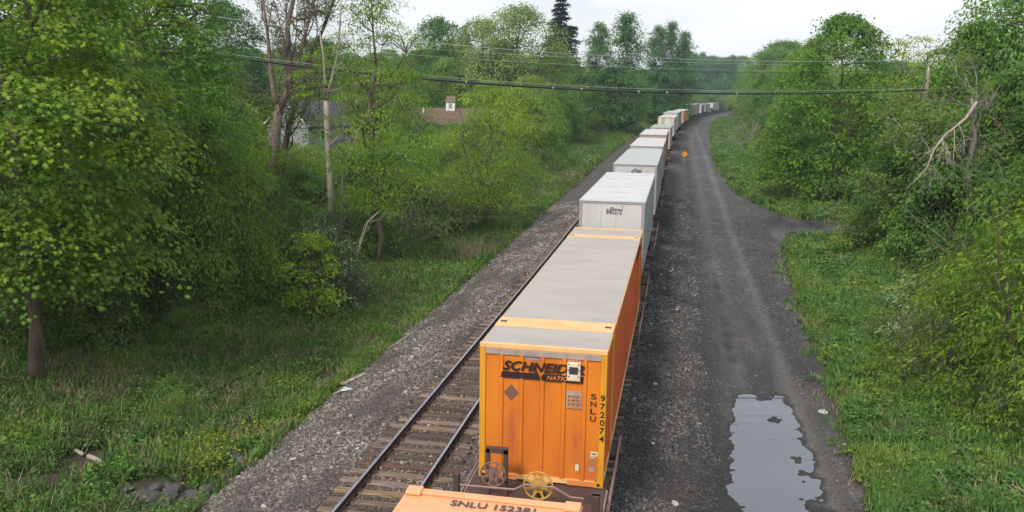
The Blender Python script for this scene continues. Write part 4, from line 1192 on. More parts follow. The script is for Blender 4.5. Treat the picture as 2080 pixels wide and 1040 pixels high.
hb = house(-30.5, 131, math.radians(8), 13.5, 8.5, 2.6, 4.9, M['siding'], M['shingle_b'], "long low brown-roofed house with a small white cupola", windows=True)
hz = 4.9; cup = MB(); cup.box(.9, 2.3, -.75, .65, hz - .6, hz + 1.1); cu = cup.build('cupola', M['white'], hb)
mb = MB(); mb.add([(.75, -.9, hz + 1.05), (2.45, -.9, hz + 1.05), (2.45, .8, hz + 1.05), (.75, .8, hz + 1.05), (.9, -.05, hz + 2.0), (2.3, -.05, hz + 2.0)], [(0, 1, 5, 4), (1, 2, 5), (2, 3, 4, 5), (3, 0, 4), (0, 3, 2, 1)]); mb.build('cupola_roof', M['shingle_b'], cu)
mb = MB(); mb.box(1.35, 1.85, -.78, -.751, hz + .1, hz + .85)
for i in range(5): mb.box(1.37, 1.83, -.80, -.78, hz + .14 + i * .14, hz + .2 + i * .14)
mb.build('louvre', M['trim'], cu)
MB().box(-2.6, -2.35, -1.6, -1.4, hz - .9, hz + .1).build('vent_pipe', M['white'], hb)
house(-99, 200, math.radians(-8), 9, 7, 3.2, 5.4, M['white'], M['shingle_b'], "far pale house with a brick chimney at the gap by the left maples", chimney=True)
house(-51, 128, math.radians(15), 9, 7, 2.6, 4.4, M['white'], M['shingle'], "white-walled house mostly hidden by brush, between grey gable and cupola house")

# ------------------------------------------------------------------ hero trees
def view(p):
    d = Vector(p) - CAMP; z = d.dot(_fw)
    return 1040 + 1736.8 * d.dot(_r2) / z, 520 - 1736.8 * d.dot(_u2) / z

def custom_tree(name, o, s, geo, leafm, barkm, label, cat='tree', col=(1, 1, 1), group=None, rz=0):
    r = empty(name, tuple(G(o, s)), rz, label, cat, group)
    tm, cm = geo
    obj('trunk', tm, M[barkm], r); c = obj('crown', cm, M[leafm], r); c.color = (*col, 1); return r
custom_tree('maple_tree', -14.1, 23.4, tree_geo(101, 17.5, 4.9, .235, 'maple', 820, 108, .136, 'maple', 1.0, flat=.26, lobe=.24, tr=.21, droop=.50, limbs=18, inner=.40, tones=(.05, .95), upb=1.1),
            'maple_leaf', 'bark_pink', "big bright green maple filling the left edge, bare furrowed trunk below", 'maple tree')
custom_tree('maple_tree', -17.6, 34.5, tree_geo(102, 16.0, 5.6, .05, 'maple', 560, 80, .21, 'star', 1.1, flat=.26, lobe=.30, tr=.34, droop=.5, limbs=18, inner=.5, tones=(.05, .65)),
            'maple_leaf', 'bark', "dark green maple standing behind the big left maple, its crown meeting the sky", 'maple tree', (.8, .92, .9))
tree('maple', 'maple_tree', -24, 33, 17, "tall maple in the left corner seen only as leaves behind the big maple", 'maple tree', col=(.9, 1, .9), leafm='maple_leaf')
tree('maple', 'maple_tree', -23.5, 43, 15.5, "shaded maple farther back between the left maples and the bare two-stemmed tree", 'maple tree', col=(.75, .88, .85), leafm='maple_leaf', wid=.9)
tree('broad3', 'young_tree', -13.4, 33.2, 8.9, "slim yellowish young tree against the dark left maples", 'young tree', col=(1.15, 1.2, .9), wid=.6)
tree('maple', 'maple_tree', 19.6, 78.5, 16.6, "large rounded maple on the right, past the branch road", 'maple tree', col=(.72, .84, .75), leafm='maple_leaf', wid=.95, rz=1.0)
M['yellow_leaf'] = leaf_mat("yellow-green leaf", (.085, .15, .018), (.16, .27, .025), (.29, .42, .036), .42)
custom_tree('locust_tree', -10.4, 45.6, tree_geo(103, 16.0, 3.3, .24, 'tall', 230, 105, .17, 'narrow', 1.0, flat=.22, lobe=.40, tr=.20, droop=.30, limbs=40, inner=.25, tones=(.25, 1)),
            'yellow_leaf', 'bark', "tall airy yellow-green tree with a dark trunk left of the tracks", 'locust tree', (.88, 1, .9))
custom_tree('sumac_tree', -7.3, 60.5, tree_geo(104, 10.9, 3.7, .22, 'round', 150, 120, .20, 'narrow', 1.15, flat=.20, lobe=.25, tr=.15, droop=.42, limbs=30, inner=.25, tones=(.3, 1), stems=2),
            'yellow_leaf', 'bark', "layered yellow-green tree with thin stems standing right of the brown-roofed house", 'sumac tree')

def skeleton(name, label, cat, mat, stems, seed, depth=3, twig=1.6, crown=None, up=.08, wig=.16, minr=.007, leafc=None, leafm='leaf', every=1, kink=.75):
    """a bare or thinly leaved tree from given stem lines ((points), r0, r1)"""
    rs = np.random.RandomState(seed); base = Vector(stems[0][0][0]); base.z = float(gh(base.x, base.y)) if crown != 'free' else base.z
    r = empty(name, tuple(base), 0, label, cat); mb = MB(); tips = []
    for (pts, r0, r1, br) in stems:
        P = [Vector(p) + (Vector(rs.normal(0, .05, 3)) if 0 < i < len(pts) - 1 else Vector()) - base for i, p in enumerate(pts)]
        if stems[0][0] is pts and crown != 'free': P[0].z = -.3
        n = len(P); mb.tube(P, [r0 + (r1 - r0) * i / (n - 1) for i in range(n)], 9)
        for k in range(br):
            i = rs.randint(max(1, n // 3), n); d = (P[i] - P[i - 1]).normalized(); t = rs.rand()
            p = P[i - 1].lerp(P[i], t); rr = r0 + (r1 - r0) * (i - 1 + t) / (n - 1)
            nd = (d * .7 + Vector(rs.normal(0, .7, 3)) + Vector((0, 0, .25))).normalized()
            branch_rec(mb, rs, p, nd, twig * rs.uniform(.6, 1.3), min(rr * .5, .05 + twig * .012), depth, up, (2, 4), wig, 5, tips, minr, kink)
    obj('trunk', mb.mesh('trunk', True), M[mat], r)
    if leafc and tips:
        tp = np.array([t[0] for t in tips])[::every]; nl = leafc
        idx = np.repeat(np.arange(len(tp)), nl); P = tp[idx] + rs.normal(0, .28, (len(idx), 3)) * np.array([1, 1, .6])
        v, f, k = place_leaves(rs, P, np.array([0, 0, 1.]) + rs.normal(0, .5, P.shape), rs.uniform(.14, .30, len(P)), 'oval')
        obj('crown', np_mesh('crown', v, f, np.repeat(rs.uniform(.1, .9, len(P)), k)), M[leafm], r)
    return r
skeleton('bare_tree', "tall nearly leafless tree with a pinkish trunk that forks into two stems", 'bare tree', 'bark_pink',
         [([(-21.9, 56, 0), (-21.6, 56, 4.1), (-21.3, 56, 6.5), (-21.0, 56, 8.1)], .40, .31, 2), ([(-21.1, 56, 7.3), (-21.5, 56, 9.2), (-21.75, 56.2, 11.5), (-22.0, 56.3, 13.8), (-22.2, 56, 17)], .22, .05, 9),
          ([(-21.15, 56, 7.4), (-20.4, 56, 8.9), (-20.1, 55.8, 10.9), (-20.0, 55.6, 13.2), (-19.5, 55.6, 15.7), (-19.0, 55.5, 18)], .30, .08, 9), ([(-20.4, 56, 8.9), (-20.0, 56.2, 9.7), (-19.3, 56.3, 12.5), (-18.6, 56.4, 14.8), (-17.8, 56.4, 17.5)], .18, .06, 7)],
         5, 3, 2.0, up=.12, wig=.10, minr=.011, leafc=3, leafm='yellow_leaf', every=6)
skeleton('leaning_tree', "dark leaning tree with leafy twigs at the top, right of the forked bare tree", 'tree', 'bark',
         [([(-23.4, 60, 0), (-22.9, 60, 3.8), (-22.2, 60, 6.3), (-21.6, 60, 8.5), (-20.5, 60, 11.4), (-19.4, 60, 13.5), (-18.1, 60, 16.5)], .28, .09, 12)], 6, 3, 2.2, up=.1, minr=.012, leafc=9, leafm='leaf', every=1)
skeleton('dead_tree', "bleached bare dead trunk forking near the top, in the middle of the left wood", 'dead tree', 'deadwood',
         [([(-14.1, 48, -.4), (-14.1, 48, 2.8), (-14.15, 48, 5.8), (-14.2, 48, 8.5)], .21, .15, 1), ([(-14.2, 48, 8.5), (-14.2, 48, 9.5), (-14.3, 48, 11.2), (-14.5, 48, 12.5)], .11, .035, 3), ([(-14.2, 48, 8.5), (-13.8, 48, 9.8), (-13.4, 48, 11.2), (-13.3, 48, 13.1), (-13.1, 48, 14.5)], .10, .03, 5)],
         7, 2, .9, up=.1, minr=.007)
skeleton('dead_tree', "thin pale curving dead stem right of the bleached trunk", 'dead tree', 'deadwood',
         [([(-12.7, 46, 0), (-12.6, 46, 2.5), (-12.3, 46, 4.5), (-11.8, 46, 6.2), (-11.2, 46, 7.5), (-10.4, 46, 8.3), (-10.3, 46, 9.2), (-10.5, 46, 10.0)], .075, .02, 5), ([(-11.5, 46, 7.0), (-12.3, 46, 7.6), (-13.4, 46, 7.4)], .03, .012, 3), ([(-11.9, 46, 6.0), (-11.5, 46.1, 8.5), (-11.9, 46.2, 10.5)], .03, .01, 3)],
         8, 2, 1.1, up=.1, minr=.006)
skeleton('dead_branch', "crooked bleached branch rising from the shrubs beside the dark trunk", 'branch', 'deadwood', [([(-10.1, 42, -.9), (-10.1, 42, .7), (-9.7, 42, 1.8), (-9.4, 42, 2.4), (-8.9, 42, 2.9)], .06, .025, 3)], 9, 1, .7)
skeleton('dead_branch', "pale split snag leaning at the edge of the left wood", 'branch', 'deadwood', [([(-14.8, 31.2, 0), (-15.0, 31.4, .5), (-15.1, 31.4, 1.3)], .07, .03, 3), ([(-14.6, 31.2, -.35), (-15.2, 31.3, .3), (-15.9, 31.4, .8)], .04, .015, 1)], 10, 2, .6)
skeleton('bare_shrub', "small leafless grey-twigged shrub on a white stem at the foot of the left wood", 'shrub', 'deadwood', [([(-13.5, 32.6, 0), (-13.5, 32.6, .1), (-13.6, 32.6, .6)], .07, .05, 7), ([(-13.3, 32.6, -.4), (-13.25, 32.6, .5)], .05, .03, 4)], 11, 3, .75, up=.02, wig=.25)
skeleton('broken_branch', "long broken bleached limb hanging down among the right trees", 'branch', 'deadwood',
         [([(20.6, 46.5, 9.0), (20.1, 46.3, 8.2), (19.3, 46.2, 7.4), (18.8, 46.2, 6.7), (18.3, 46, 5.6), (17.6, 46, 4.6)], .075, .02, 12)], 12, 2, .9, crown='free', up=-.16, wig=.2)
skeleton('dead_tree', "grey standing trunk that the broken limb hangs from, bare below", 'dead tree', 'bark_grey',
         [([(21.3, 47, 0), (21.0, 47, 3.7), (20.7, 47, 6.0), (20.8, 47, 7.2), (20.7, 47, 8.2), (20.5, 47, 9.2)], .17, .07, 8)], 13, 2, 1.1, up=-.08, wig=.2)
skeleton('dead_branch', "brown tangle of fine dead twigs above the broken limb", 'branch', 'twig', [([(20.7, 47.3, 8.6), (20.9, 47.4, 7.4), (21.2, 47.5, 6.0)], .035, .015, 16)], 19, 2, 1.3, crown='free', up=-.10, wig=.22)
skeleton('birch_tree', "white peeling birch trunk behind the tip of the broken limb", 'birch tree', 'birch', [([(19.6, 52, 0), (19.5, 52, 2.5), (19.45, 52, 4.5), (19.6, 52, 6.4)], .14, .09, 6)], 14, 3, 1.5, leafc=14)
skeleton('birch_tree', "pale birch stem just right of the grey standing trunk", 'birch tree', 'birch', [([(24.2, 56, 0), (24.0, 56, 3.4), (23.9, 56, 5.4), (24.1, 56, 9)], .15, .07, 7)], 15, 3, 1.5, leafc=8)
skeleton('dead_branch', "tangle of dead sticks at the base of the grey standing trunk", 'branch', 'twig', [([(21.5, 44, -.2), (20.8, 44, .6), (19.8, 44, 1.5)], .06, .02, 6), ([(22.4, 45, .1), (21.0, 44.5, .9), (20.6, 44, 2.1)], .05, .02, 6)], 16, 2, 1.1, up=-.05)
skeleton('dead_branch', "heap of pale fallen branches under the near right bush", 'branch', 'deadwood', [([(15.2, 26.8, -.42), (15.8, 27, -.15), (16.9, 27.2, .55)], .06, .03, 2), ([(15.4, 26.5, -.42), (16.2, 26.7, .05), (16.8, 26.9, .4)], .05, .03, 2), ([(15.7, 27.2, -.35), (16.2, 27.3, .3)], .035, .015, 2)], 17, 1, .6)
skeleton('bare_shrub', "spray of thin dry twigs at the left foot of the near right bush", 'shrub', 'twig', [([(15.1, 30.5, 0), (15.0, 30.4, .6)], .04, .02, 6), ([(14.8, 31, -.5), (14.6, 30.9, .5)], .03, .02, 5)], 18, 3, .8, up=.05, wig=.2)

# skyline trees
SPR = conifer_geo(60, 24, 6.4, .60); SPR[0].materials.append(M['bark']); SPR[1].materials.append(M['needle'])
def spruce(o, s, H, label):
    r = empty('spruce_tree', tuple(G(o, s)), random.uniform(0, 6), label, 'spruce tree'); r.scale = (H / 24,) * 3
    obj('trunk', SPR[0], None, r); obj('crown', SPR[1], None, r)
spruce(-17.2, 163, 27.5, "tall dark spruce with drooping branches breaking the skyline")
spruce(-53, 222, 22, "small far spruce top left of the pale rounded tree")
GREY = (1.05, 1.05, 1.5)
for (k, nm, o, s, H, wid, col, lm, lb) in [
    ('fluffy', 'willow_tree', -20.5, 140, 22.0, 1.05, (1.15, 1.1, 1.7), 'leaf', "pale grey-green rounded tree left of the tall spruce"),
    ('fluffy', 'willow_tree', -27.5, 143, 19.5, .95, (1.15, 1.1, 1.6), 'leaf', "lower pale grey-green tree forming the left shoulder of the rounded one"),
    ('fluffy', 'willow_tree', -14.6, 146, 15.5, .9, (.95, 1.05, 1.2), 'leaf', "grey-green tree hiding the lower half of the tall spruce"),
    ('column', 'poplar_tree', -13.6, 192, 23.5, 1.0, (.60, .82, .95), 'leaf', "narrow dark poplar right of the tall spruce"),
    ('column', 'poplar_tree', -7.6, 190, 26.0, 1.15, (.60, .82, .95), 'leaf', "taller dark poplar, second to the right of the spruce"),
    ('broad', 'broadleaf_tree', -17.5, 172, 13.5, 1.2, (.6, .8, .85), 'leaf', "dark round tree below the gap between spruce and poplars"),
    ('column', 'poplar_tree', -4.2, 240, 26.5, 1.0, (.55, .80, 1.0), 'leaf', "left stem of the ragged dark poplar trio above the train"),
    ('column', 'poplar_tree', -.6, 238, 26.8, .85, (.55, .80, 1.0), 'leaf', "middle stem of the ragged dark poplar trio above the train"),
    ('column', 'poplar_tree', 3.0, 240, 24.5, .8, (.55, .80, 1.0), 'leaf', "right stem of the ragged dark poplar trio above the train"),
    ('broad', 'broadleaf_tree', -37.5, 152, 20.0, .75, (.5, .72, .75), 'leaf', "dark blue-green tree on the skyline right of the airy tree"),
    ('broad', 'broadleaf_tree', -60, 118, 18.5, .9, (.42, .62, .62), 'leaf', "dark tree above the far pale house by the left maples"),
    ('broad', 'broadleaf_tree', -48, 124, 14.0, 1.1, (.42, .66, .62), 'leaf', "very dark tree behind the grey gabled house"),
    ('broad', 'broadleaf_tree', -31.0, 146, 12.5, 1.0, (.42, .68, .62), 'leaf', "dark tree right behind the brown roof, left of the cupola"),
    ('airy', 'thin_tree', 26.5, 88, 14.6, 1.0, (1.5, 1.3, 1.3), 'yellow_leaf', "thin-crowned pale tree behind the right maple"),
    ('airy', 'thin_tree', 31.5, 90, 13.4, .9, (1.5, 1.3, 1.3), 'yellow_leaf', "shorter thin-crowned pale tree left of the right pole"),
    ('broad2', 'broadleaf_tree', 25.6, 63, 14.2, 1.05, (.7, .85, .8), 'leaf', "dark tree just right of the right utility pole"),
    ('fluffy', 'broadleaf_tree', 27.3, 60, 17.5, .75, (.95, 1.15, 1.1), 'leaf', "tall light green tree in the upper right corner"),
    ('fluffy', 'broadleaf_tree', 31.0, 66, 20, .75, (.95, 1.15, 1.1), 'leaf', "second tall light green tree cut by the right edge"),
    ('broad2', 'broadleaf_tree', 21.6, 56.5, 9.3, 1.3, (.62, .82, .75), 'leaf', "dark tree that swallows the foot of the right utility pole"),
    ('broad3', 'broadleaf_tree', 21.6, 50.5, 8.0, .95, (.6, .82, .72), 'leaf', "dark leafy tree between the birch trunk and the grey standing trunk"),
    ('broad', 'broadleaf_tree', 24.8, 50.0, 11.5, .8, (.62, .8, .75), 'leaf', "dark tree behind the grey standing trunk"),
    ('broad3', 'broadleaf_tree', 26.5, 43.5, 9.0, .8, (.75, .95, .75), 'leaf', "mid green tree at the right edge behind the near bush"),
    ('broad2', 'broadleaf_tree', 25.5, 290, 19.0, 1.2, (.7, .85, .95), 'leaf', "far tree at the end of the road left of the pale tall tree"),
    ('fluffy', 'broadleaf_tree', 31, 330, 27, .8, (.75, .9, 1.2), 'leaf', "far tall pale tree over the road, rising above its neighbours"),
]:
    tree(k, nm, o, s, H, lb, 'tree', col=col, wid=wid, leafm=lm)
for i, (x, s_, H) in enumerate([(8, 560, 32), (13, 548, 33), (17, 570, 34), (21, 555, 32), (25, 575, 35), (29, 560, 33), (33, 580, 34), (37, 565, 34), (42, 580, 35), (4, 575, 33), (11, 600, 36), (19, 605, 37), (27, 610, 36), (35, 610, 36)]):
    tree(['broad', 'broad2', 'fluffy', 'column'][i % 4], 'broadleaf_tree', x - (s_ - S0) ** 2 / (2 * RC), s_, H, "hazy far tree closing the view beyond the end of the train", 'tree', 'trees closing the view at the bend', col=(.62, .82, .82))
for i, (o_, s_, H, lb) in enumerate([(23.5, 212, 17.5, "nearest of the trees on the outer right bank before the bend"), (27, 236, 20, "leafy tree on the right bank half way to the bend"), (25, 262, 20.5, "tall slim tree on the right bank near the bend"), (31, 270, 23.5, "tallest of the pale trees right of the road's far end"),
                                    (37, 254, 22.5, "pale tree right of the tallest one on the far right bank"), (34, 300, 25, "tall tree deep behind the far right bank"), (29, 322, 24, "tree at the very bend on the right bank"), (42, 292, 24, "far right-bank tree just left of the big rounded maple"), (20.5, 180, 13, "low tree at the front of the far right bank"), (24, 160, 13.5, "middling tree on the right bank beyond the maple"), (29, 185, 17, "tree standing behind the low one on the right bank")]):
    tree(['column', 'broad2', 'fluffy', 'broad3'][i % 4], 'broadleaf_tree', o_, s_, H, lb, 'tree', col=[(.8, .95, 1), (1, 1.05, 1.1), (.95, 1.1, 1.05)][i % 3], wid=1.05 if i % 4 else 1.3)
# heroes near the right
tree('sapling', 'sapling', -9.2, 34.2, 4.0, "small bright yellow-green sapling in the grass below the white-flowered shrub", 'sapling', col=(1.3, 1.3, 1), leafm='yellow_leaf', wid=1.15)
M['pale_leaf'] = leaf_mat("blossoming shrub leaf", (.045, .09, .03), (.10, .16, .07), (.42, .46, .34), .3)
tree('bush', 'flowering_shrub', -10.3, 38.2, 4.0, "shrub flecked with whitish blossom under the bleached dead trunk", 'shrub', leafm='pale_leaf', wid=.85)
tree('bush3', 'flowering_shrub', -9.2, 37.4, 2.2, "low arm of the white-flecked shrub spilling towards the grass", 'shrub', leafm='pale_leaf', wid=.9)
custom_tree('near_bush', 17.3, 27.5, tree_geo(105, 6.6, 4.1, .0, 'bush', 480, 60, .19, 'narrow', .62, flat=.55, lobe=.32, tr=.08, droop=.45, limbs=14, inner=.45, tones=(.15, .95), stems=6),
            'yellow_leaf', 'bark', "large bright yellow-green bush at the right edge beside the grass", 'bush', (.80, .86, .9))
custom_tree('near_bush', 19.2, 33.5, tree_geo(106, 7.6, 3.6, .0, 'bush', 330, 52, .20, 'narrow', .62, flat=.55, lobe=.32, tr=.08, droop=.45, limbs=12, inner=.45, tones=(.1, .8), stems=6),
            'yellow_leaf', 'bark', "greener bush just behind the large yellow-green one at the right edge", 'bush', (.72, .85, .9))
custom_tree('near_bush', 15.9, 33.8, tree_geo(107, 3.2, 2.3, .0, 'bush', 200, 42, .16, 'narrow', .5, flat=.6, lobe=.4, tr=.05, droop=.3, limbs=10, inner=.4, tones=(.2, 1), stems=5),
            'pale_leaf', 'bark', "pale leafy low bush left of the large yellow-green bush", 'bush', (.9, 1.0, .7))

# ------------------------------------------------------------------ the woods on both sides
SKY = [(-400, -60), (330, 20), (430, 112), (520, 95), (600, 100), (700, 95), (840, 68), (880, 60), (930, 82), (985, 40), (1080, 22), (1110, 60), (1150, 90), (1200, 100), (1270, 112), (1290, 105), (1380, 118), (1400, 122), (1470, 122), (1500, 98), (1600, 100), (1612, 132), (1650, 120), (1750, 95), (1870, 90), (1890, 112), (1950, 60), (2100, 55), (2600, 40)]
SX, SY = zip(*SKY)
def clear_v(u, s):
    """picture height above which the view must stay open (houses, sky)"""
    v = float(np.interp(u, SX, SY))
    if 556 < u < 700 and s < 101: v = max(v, 286)
    if 470 < u < 535 and s < 198: v = max(v, 205)
    if 836 < u < 930 and s < 128: v = max(v, 242)
    if 1590 < u < 1860 and s < 79: v = max(v, 415)
    if 940 < u < 1110 and s < 61: v = max(v, 405)
    if 745 < u < 775 and s < 46: v = max(v, 470)
    if 655 < u < 692 and s < 48.5: v = max(v, 455)
    if 540 < u < 580 and s < 56: v = max(v, 385)
    if 1950 < u < 1990 and s < 47: v = max(v, 480)
    return v
LE = ([20, 24, 31, 39, 45, 56, 62, 80, 110, 400], [-19, -18, -15.5, -12.2, -12.0, -11.0, -10.5, -9.6, -9.2, -8.5])
RE = ([20, 26, 32, 36, 45, 50, 57, 60, 70, 74, 80, 100, 150, 300], [19.5, 18.5, 18.5, 19, 20.6, 19.6, 20, 24, 24, 19.5, 18.2, 16.4, 16.5, 20.5])
rs = np.random.RandomState(5)
placed = []
def fill(side, s0, s1, n, dmin, dmax, kinds, hr, gap, labels, cat, name, group, jit=(0, 60), palette=None):
    cnt = 0; tries = 0
    while cnt < n and tries < n * 60:
        tries += 1
        s = math.exp(rs.uniform(math.log(s0), math.log(s1)))
        d = dmin + (dmax - dmin) * rs.rand() ** 1.3
        if s > 110: d += 3.0
        o = (np.interp(s, *LE) - d) if side < 0 else (np.interp(s, *RE) + d)
        p = W(o, s, 0)
        g_ = gap * (1 + s / 160)
        if any((p.x - q[0]) ** 2 + (p.y - q[1]) ** 2 < ((g_ + q[2]) / 2) ** 2 for q in placed): continue
        if any((p.x - hx) ** 2 + (p.y - hy) ** 2 < 81 for hx, hy in ((-39.6, 104), (-30.5, 131), (-51, 128), (-99, 200))): continue
        g = float(gh(o, s)); H = rs.uniform(*hr)
        u, v = view((p.x, p.y, g + H)); uw = (1.0 + .34 * H) / s * 1736 if cat != 'bush' else 1.2 / s * 1736
        if u < -260 or u > 2350: continue
        lim = (max(clear_v(u, s), clear_v(u - uw, s), clear_v(u + uw, s)) if cat != 'bush' else clear_v(u, s)) + rs.uniform(*jit)
        if v < lim:
            # lower it to sit under the skyline
            for _ in range(60):
                H -= .35; v = view((p.x, p.y, g + H))[1]
                if v > lim: break
            if H < hr[0] * .42: continue
        k = kinds[rs.randint(len(kinds))]
        c = palette[rs.randint(len(palette))]; q = rs.uniform(.85, 1.15)
        nm_, lb = name, labels[k] if isinstance(labels, dict) else labels
        base = {'broad': .38, 'broad2': .32, 'broad3': .43, 'fluffy': .37, 'column': .17, 'airy': .35, 'bush': .65, 'bush2': .47, 'bush3': 1.0, 'sapling': .31}[k]
        tone = 'grey-green' if c[2] > c[1] * 1.05 else ('bright yellowish' if c[0] > 1.15 else ('dark green' if c[1] < .9 else 'mid green'))
        dist = 'close by' if s < 45 else ('in the middle distance' if s < 90 else ('well back' if s < 170 else 'far off toward the bend'))
        edge_ = 'at its front edge' if d < 4 else ('a few rows in' if d < 14 else 'deep inside')
        size_ = ('small' if H < (hr[0] + hr[1]) * .42 else ('tall' if H > (hr[0] + hr[1]) * .6 else 'middling'))
        shp = lb.split(' in the ')[0]; wd = ('left ' if side < 0 else 'right ') + ('undergrowth' if cat == 'bush' else 'wood')
        lb = '%s %s %s %s the %s, %s' % (size_, tone, shp, {'at its front edge': 'at the front of', 'a few rows in': 'some way inside', 'deep inside': 'deep inside'}[edge_], wd, {'close by': 'close by', 'in the middle distance': 'mid-distance', 'well back': 'well back', 'far off toward the bend': 'near the bend'}[dist])
        tree(k, nm_, o, s, H, lb, cat, group, col=(c[0] * q, c[1] * q, c[2] * q), wid=float(np.clip(rs.uniform(.85, 1.25) * (1 if H > hr[0] else 1.2), .7, 1.5)))
        placed.append((p.x, p.y, g_)); cnt += 1
    return cnt
PL = [(.85, 1, .9), (1.05, 1.1, .95), (.72, .88, .85), (1.25, 1.2, .95), (1.0, .98, 1.15), (.9, 1.05, .75)]
PD = [(.6, .78, .75), (.72, .88, .8), (.85, .95, .85), (.5, .7, .68)]
TL = {'broad': "full round broadleaf tree in the wood left of the tracks", 'broad2': "tall oval-crowned tree in the wood left of the tracks", 'broad3': "ragged bushy tree in the wood left of the tracks", 'fluffy': "soft pale-leaved tree in the wood left of the tracks", 'airy': "thin open-crowned tree in the wood left of the tracks"}
TR = {k: v.replace('left of the tracks', 'right of the gravel road') for k, v in TL.items()}
BL = {'bush': "rounded bush in the undergrowth left of the tracks", 'bush2': "upright leafy bush in the undergrowth left of the tracks", 'bush3': "low spreading bush in the undergrowth left of the tracks", 'sapling': "slender sapling in the undergrowth left of the tracks"}
BR = {k: v.replace('left of the tracks', 'right of the gravel road') for k, v in BL.items()}
n1 = fill(-1, 66, 330, 95, 1.5, 26, ['broad', 'broad2', 'broad3', 'fluffy', 'broad3', 'airy'], (7, 17), 3.2, TL, 'tree', 'broadleaf_tree', 'trees of the left wood', palette=PL)
n2 = fill(-1, 40, 70, 26, 6, 30, ['broad', 'broad3', 'broad2'], (5, 12), 3.4, TL, 'tree', 'broadleaf_tree', 'trees of the left wood', palette=PD)
n3 = fill(-1, 108, 420, 95, 22, 95, ['broad', 'broad2', 'fluffy', 'broad3'], (12, 22), 6, TL, 'tree', 'broadleaf_tree', 'trees of the left wood', palette=PD + PL[:3])
n4 = fill(1, 60, 330, 62, 1.5, 26, ['broad', 'broad2', 'broad3', 'airy', 'broad3'], (6, 14), 3.4, TR, 'tree', 'broadleaf_tree', 'trees of the right wood', palette=PL + [(1.3, 1.2, 1.1)])
n5 = fill(1, 34, 64, 20, 4, 22, ['broad', 'broad3', 'broad2'], (6, 13), 3.2, TR, 'tree', 'broadleaf_tree', 'trees of the right wood', palette=PD)
n6 = fill(1, 130, 480, 46, 20, 90, ['broad', 'broad2', 'fluffy'], (12, 20), 7, TR, 'tree', 'broadleaf_tree', 'trees of the right wood', palette=PL[:3] + PD[:2])
n3 += fill(-1, 330, 680, 70, 3, 60, ['broad', 'broad2', 'fluffy'], (15, 27), 9, TL, 'tree', 'broadleaf_tree', 'trees of the left wood', palette=PD + PL[:3])
n6 += fill(1, 330, 680, 40, 3, 60, ['broad', 'broad2', 'fluffy'], (14, 24), 9, TR, 'tree', 'broadleaf_tree', 'trees of the right wood', palette=PD + PL[:3])
placed = [q for q in placed if q[1] > 55]
n3 += fill(-1, 56, 96, 46, 7, 36, ['broad3', 'bush2', 'broad', 'bush2'], (3.5, 7), 2.5, dict(TL, bush2="upright leafy small tree in the wood left of the tracks"), 'tree', 'small_tree', 'trees of the left wood', jit=(0, 14), palette=PL)
placed = []
n7 = fill(-1, 30, 110, 105, 0, 11, ['bush', 'bush2', 'bush3', 'sapling', 'bush2'], (1.6, 4.8), 1.35, BL, 'bush', 'bush', 'undergrowth bushes left of the tracks', jit=(10, 60), palette=PD + PL[:3])
n7 += fill(-1, 26, 46, 34, -1.6, 4, ['bush', 'bush3', 'bush2'], (1.0, 2.6), 1.15, BL, 'bush', 'bush', 'undergrowth bushes left of the tracks', jit=(0, 30), palette=PL)
n7 += fill(-1, 44, 84, 75, 0, 20, ['bush', 'bush2', 'sapling', 'bush2'], (2.4, 5.2), 1.7, BL, 'bush', 'bush', 'undergrowth bushes left of the tracks', jit=(0, 50), palette=PL)
n8 = fill(-1, 110, 300, 40, 0, 4, ['bush', 'bush2', 'bush3'], (2, 4.5), 2.2, BL, 'bush', 'bush', 'undergrowth bushes left of the tracks', palette=PL)
n9 = fill(1, 36, 110, 70, 0, 9, ['bush', 'bush2', 'bush3', 'sapling'], (1.4, 4.2), 1.5, BR, 'bush', 'bush', 'undergrowth bushes right of the road', jit=(10, 60), palette=PL)
n10 = fill(1, 110, 300, 44, 0, 8, ['bush', 'bush2', 'bush3'], (1.5, 4.5), 2.2, BR, 'bush', 'bush', 'undergrowth bushes right of the road', palette=PL + [(1.5, 1.3, 1.2)])
print('filled', n1, n2, n3, n4, n5, n6, n7, n8, n9, n10)
# named shrubs along the right verge
for (k, o, s, H, wid, col, lb) in [('bush2', 18.2, 55.6, 3.6, 1.1, (1.15, 1.15, .9), "rounded yellowish bush at the mouth of the branch road"), ('bush', 20.6, 51.5, 3.4, 1.2, (.85, 1.0, .85), "green bush right of the yellowish one by the branch road"),
                                   ('bush3', 18.6, 50.5, 1.9, 1.1, (1.0, 1.15, .85), "low bright bush in front of the green one, above the dead brush heap"), ('bush', 16.4, 77.5, 3.0, .8, (1.1, 1.1, .9), "low bush at the left foot of the right maple")]:
    tree(k, 'bush', o, s, H, lb, 'bush', col=col, wid=wid)

# leafless thickets that grey the undergrowth
def thicket_mesh(seed, n, h):
    rs_ = np.random.RandomState(seed); mb = MB()
    for i in range(n):
        p = Vector((rs_.normal(0, .5), rs_.normal(0, .5), -.1)); d = Vector((rs_.normal(0, .35), rs_.normal(0, .35), 1))
        branch_rec(mb, rs_, p, d, h * rs_.uniform(.5, .9), .03, 2, .02, (2, 4), .16, 4, None, .008, .6)
    return mb.mesh('trunk')
TH = [thicket_mesh(70 + i, 6, 2.2) for i in range(3)]
for t_ in TH: t_.materials.append(M['twig'])
tk_spots = [(-10.2, 56.5), (-9.6, 58), (-11, 60), (-12.5, 47), (-17, 46), (-19, 52), (-14.5, 41), (-12.5, 62), (-11.5, 70), (-14, 75), (-16.5, 38.5), (-20, 41), (-10.4, 50), (22, 46), (23, 44), (20, 43), (19.5, 58), (17, 100), (16.6, 112), (17, 125), (16.4, 140), (18, 92), (24, 49)]
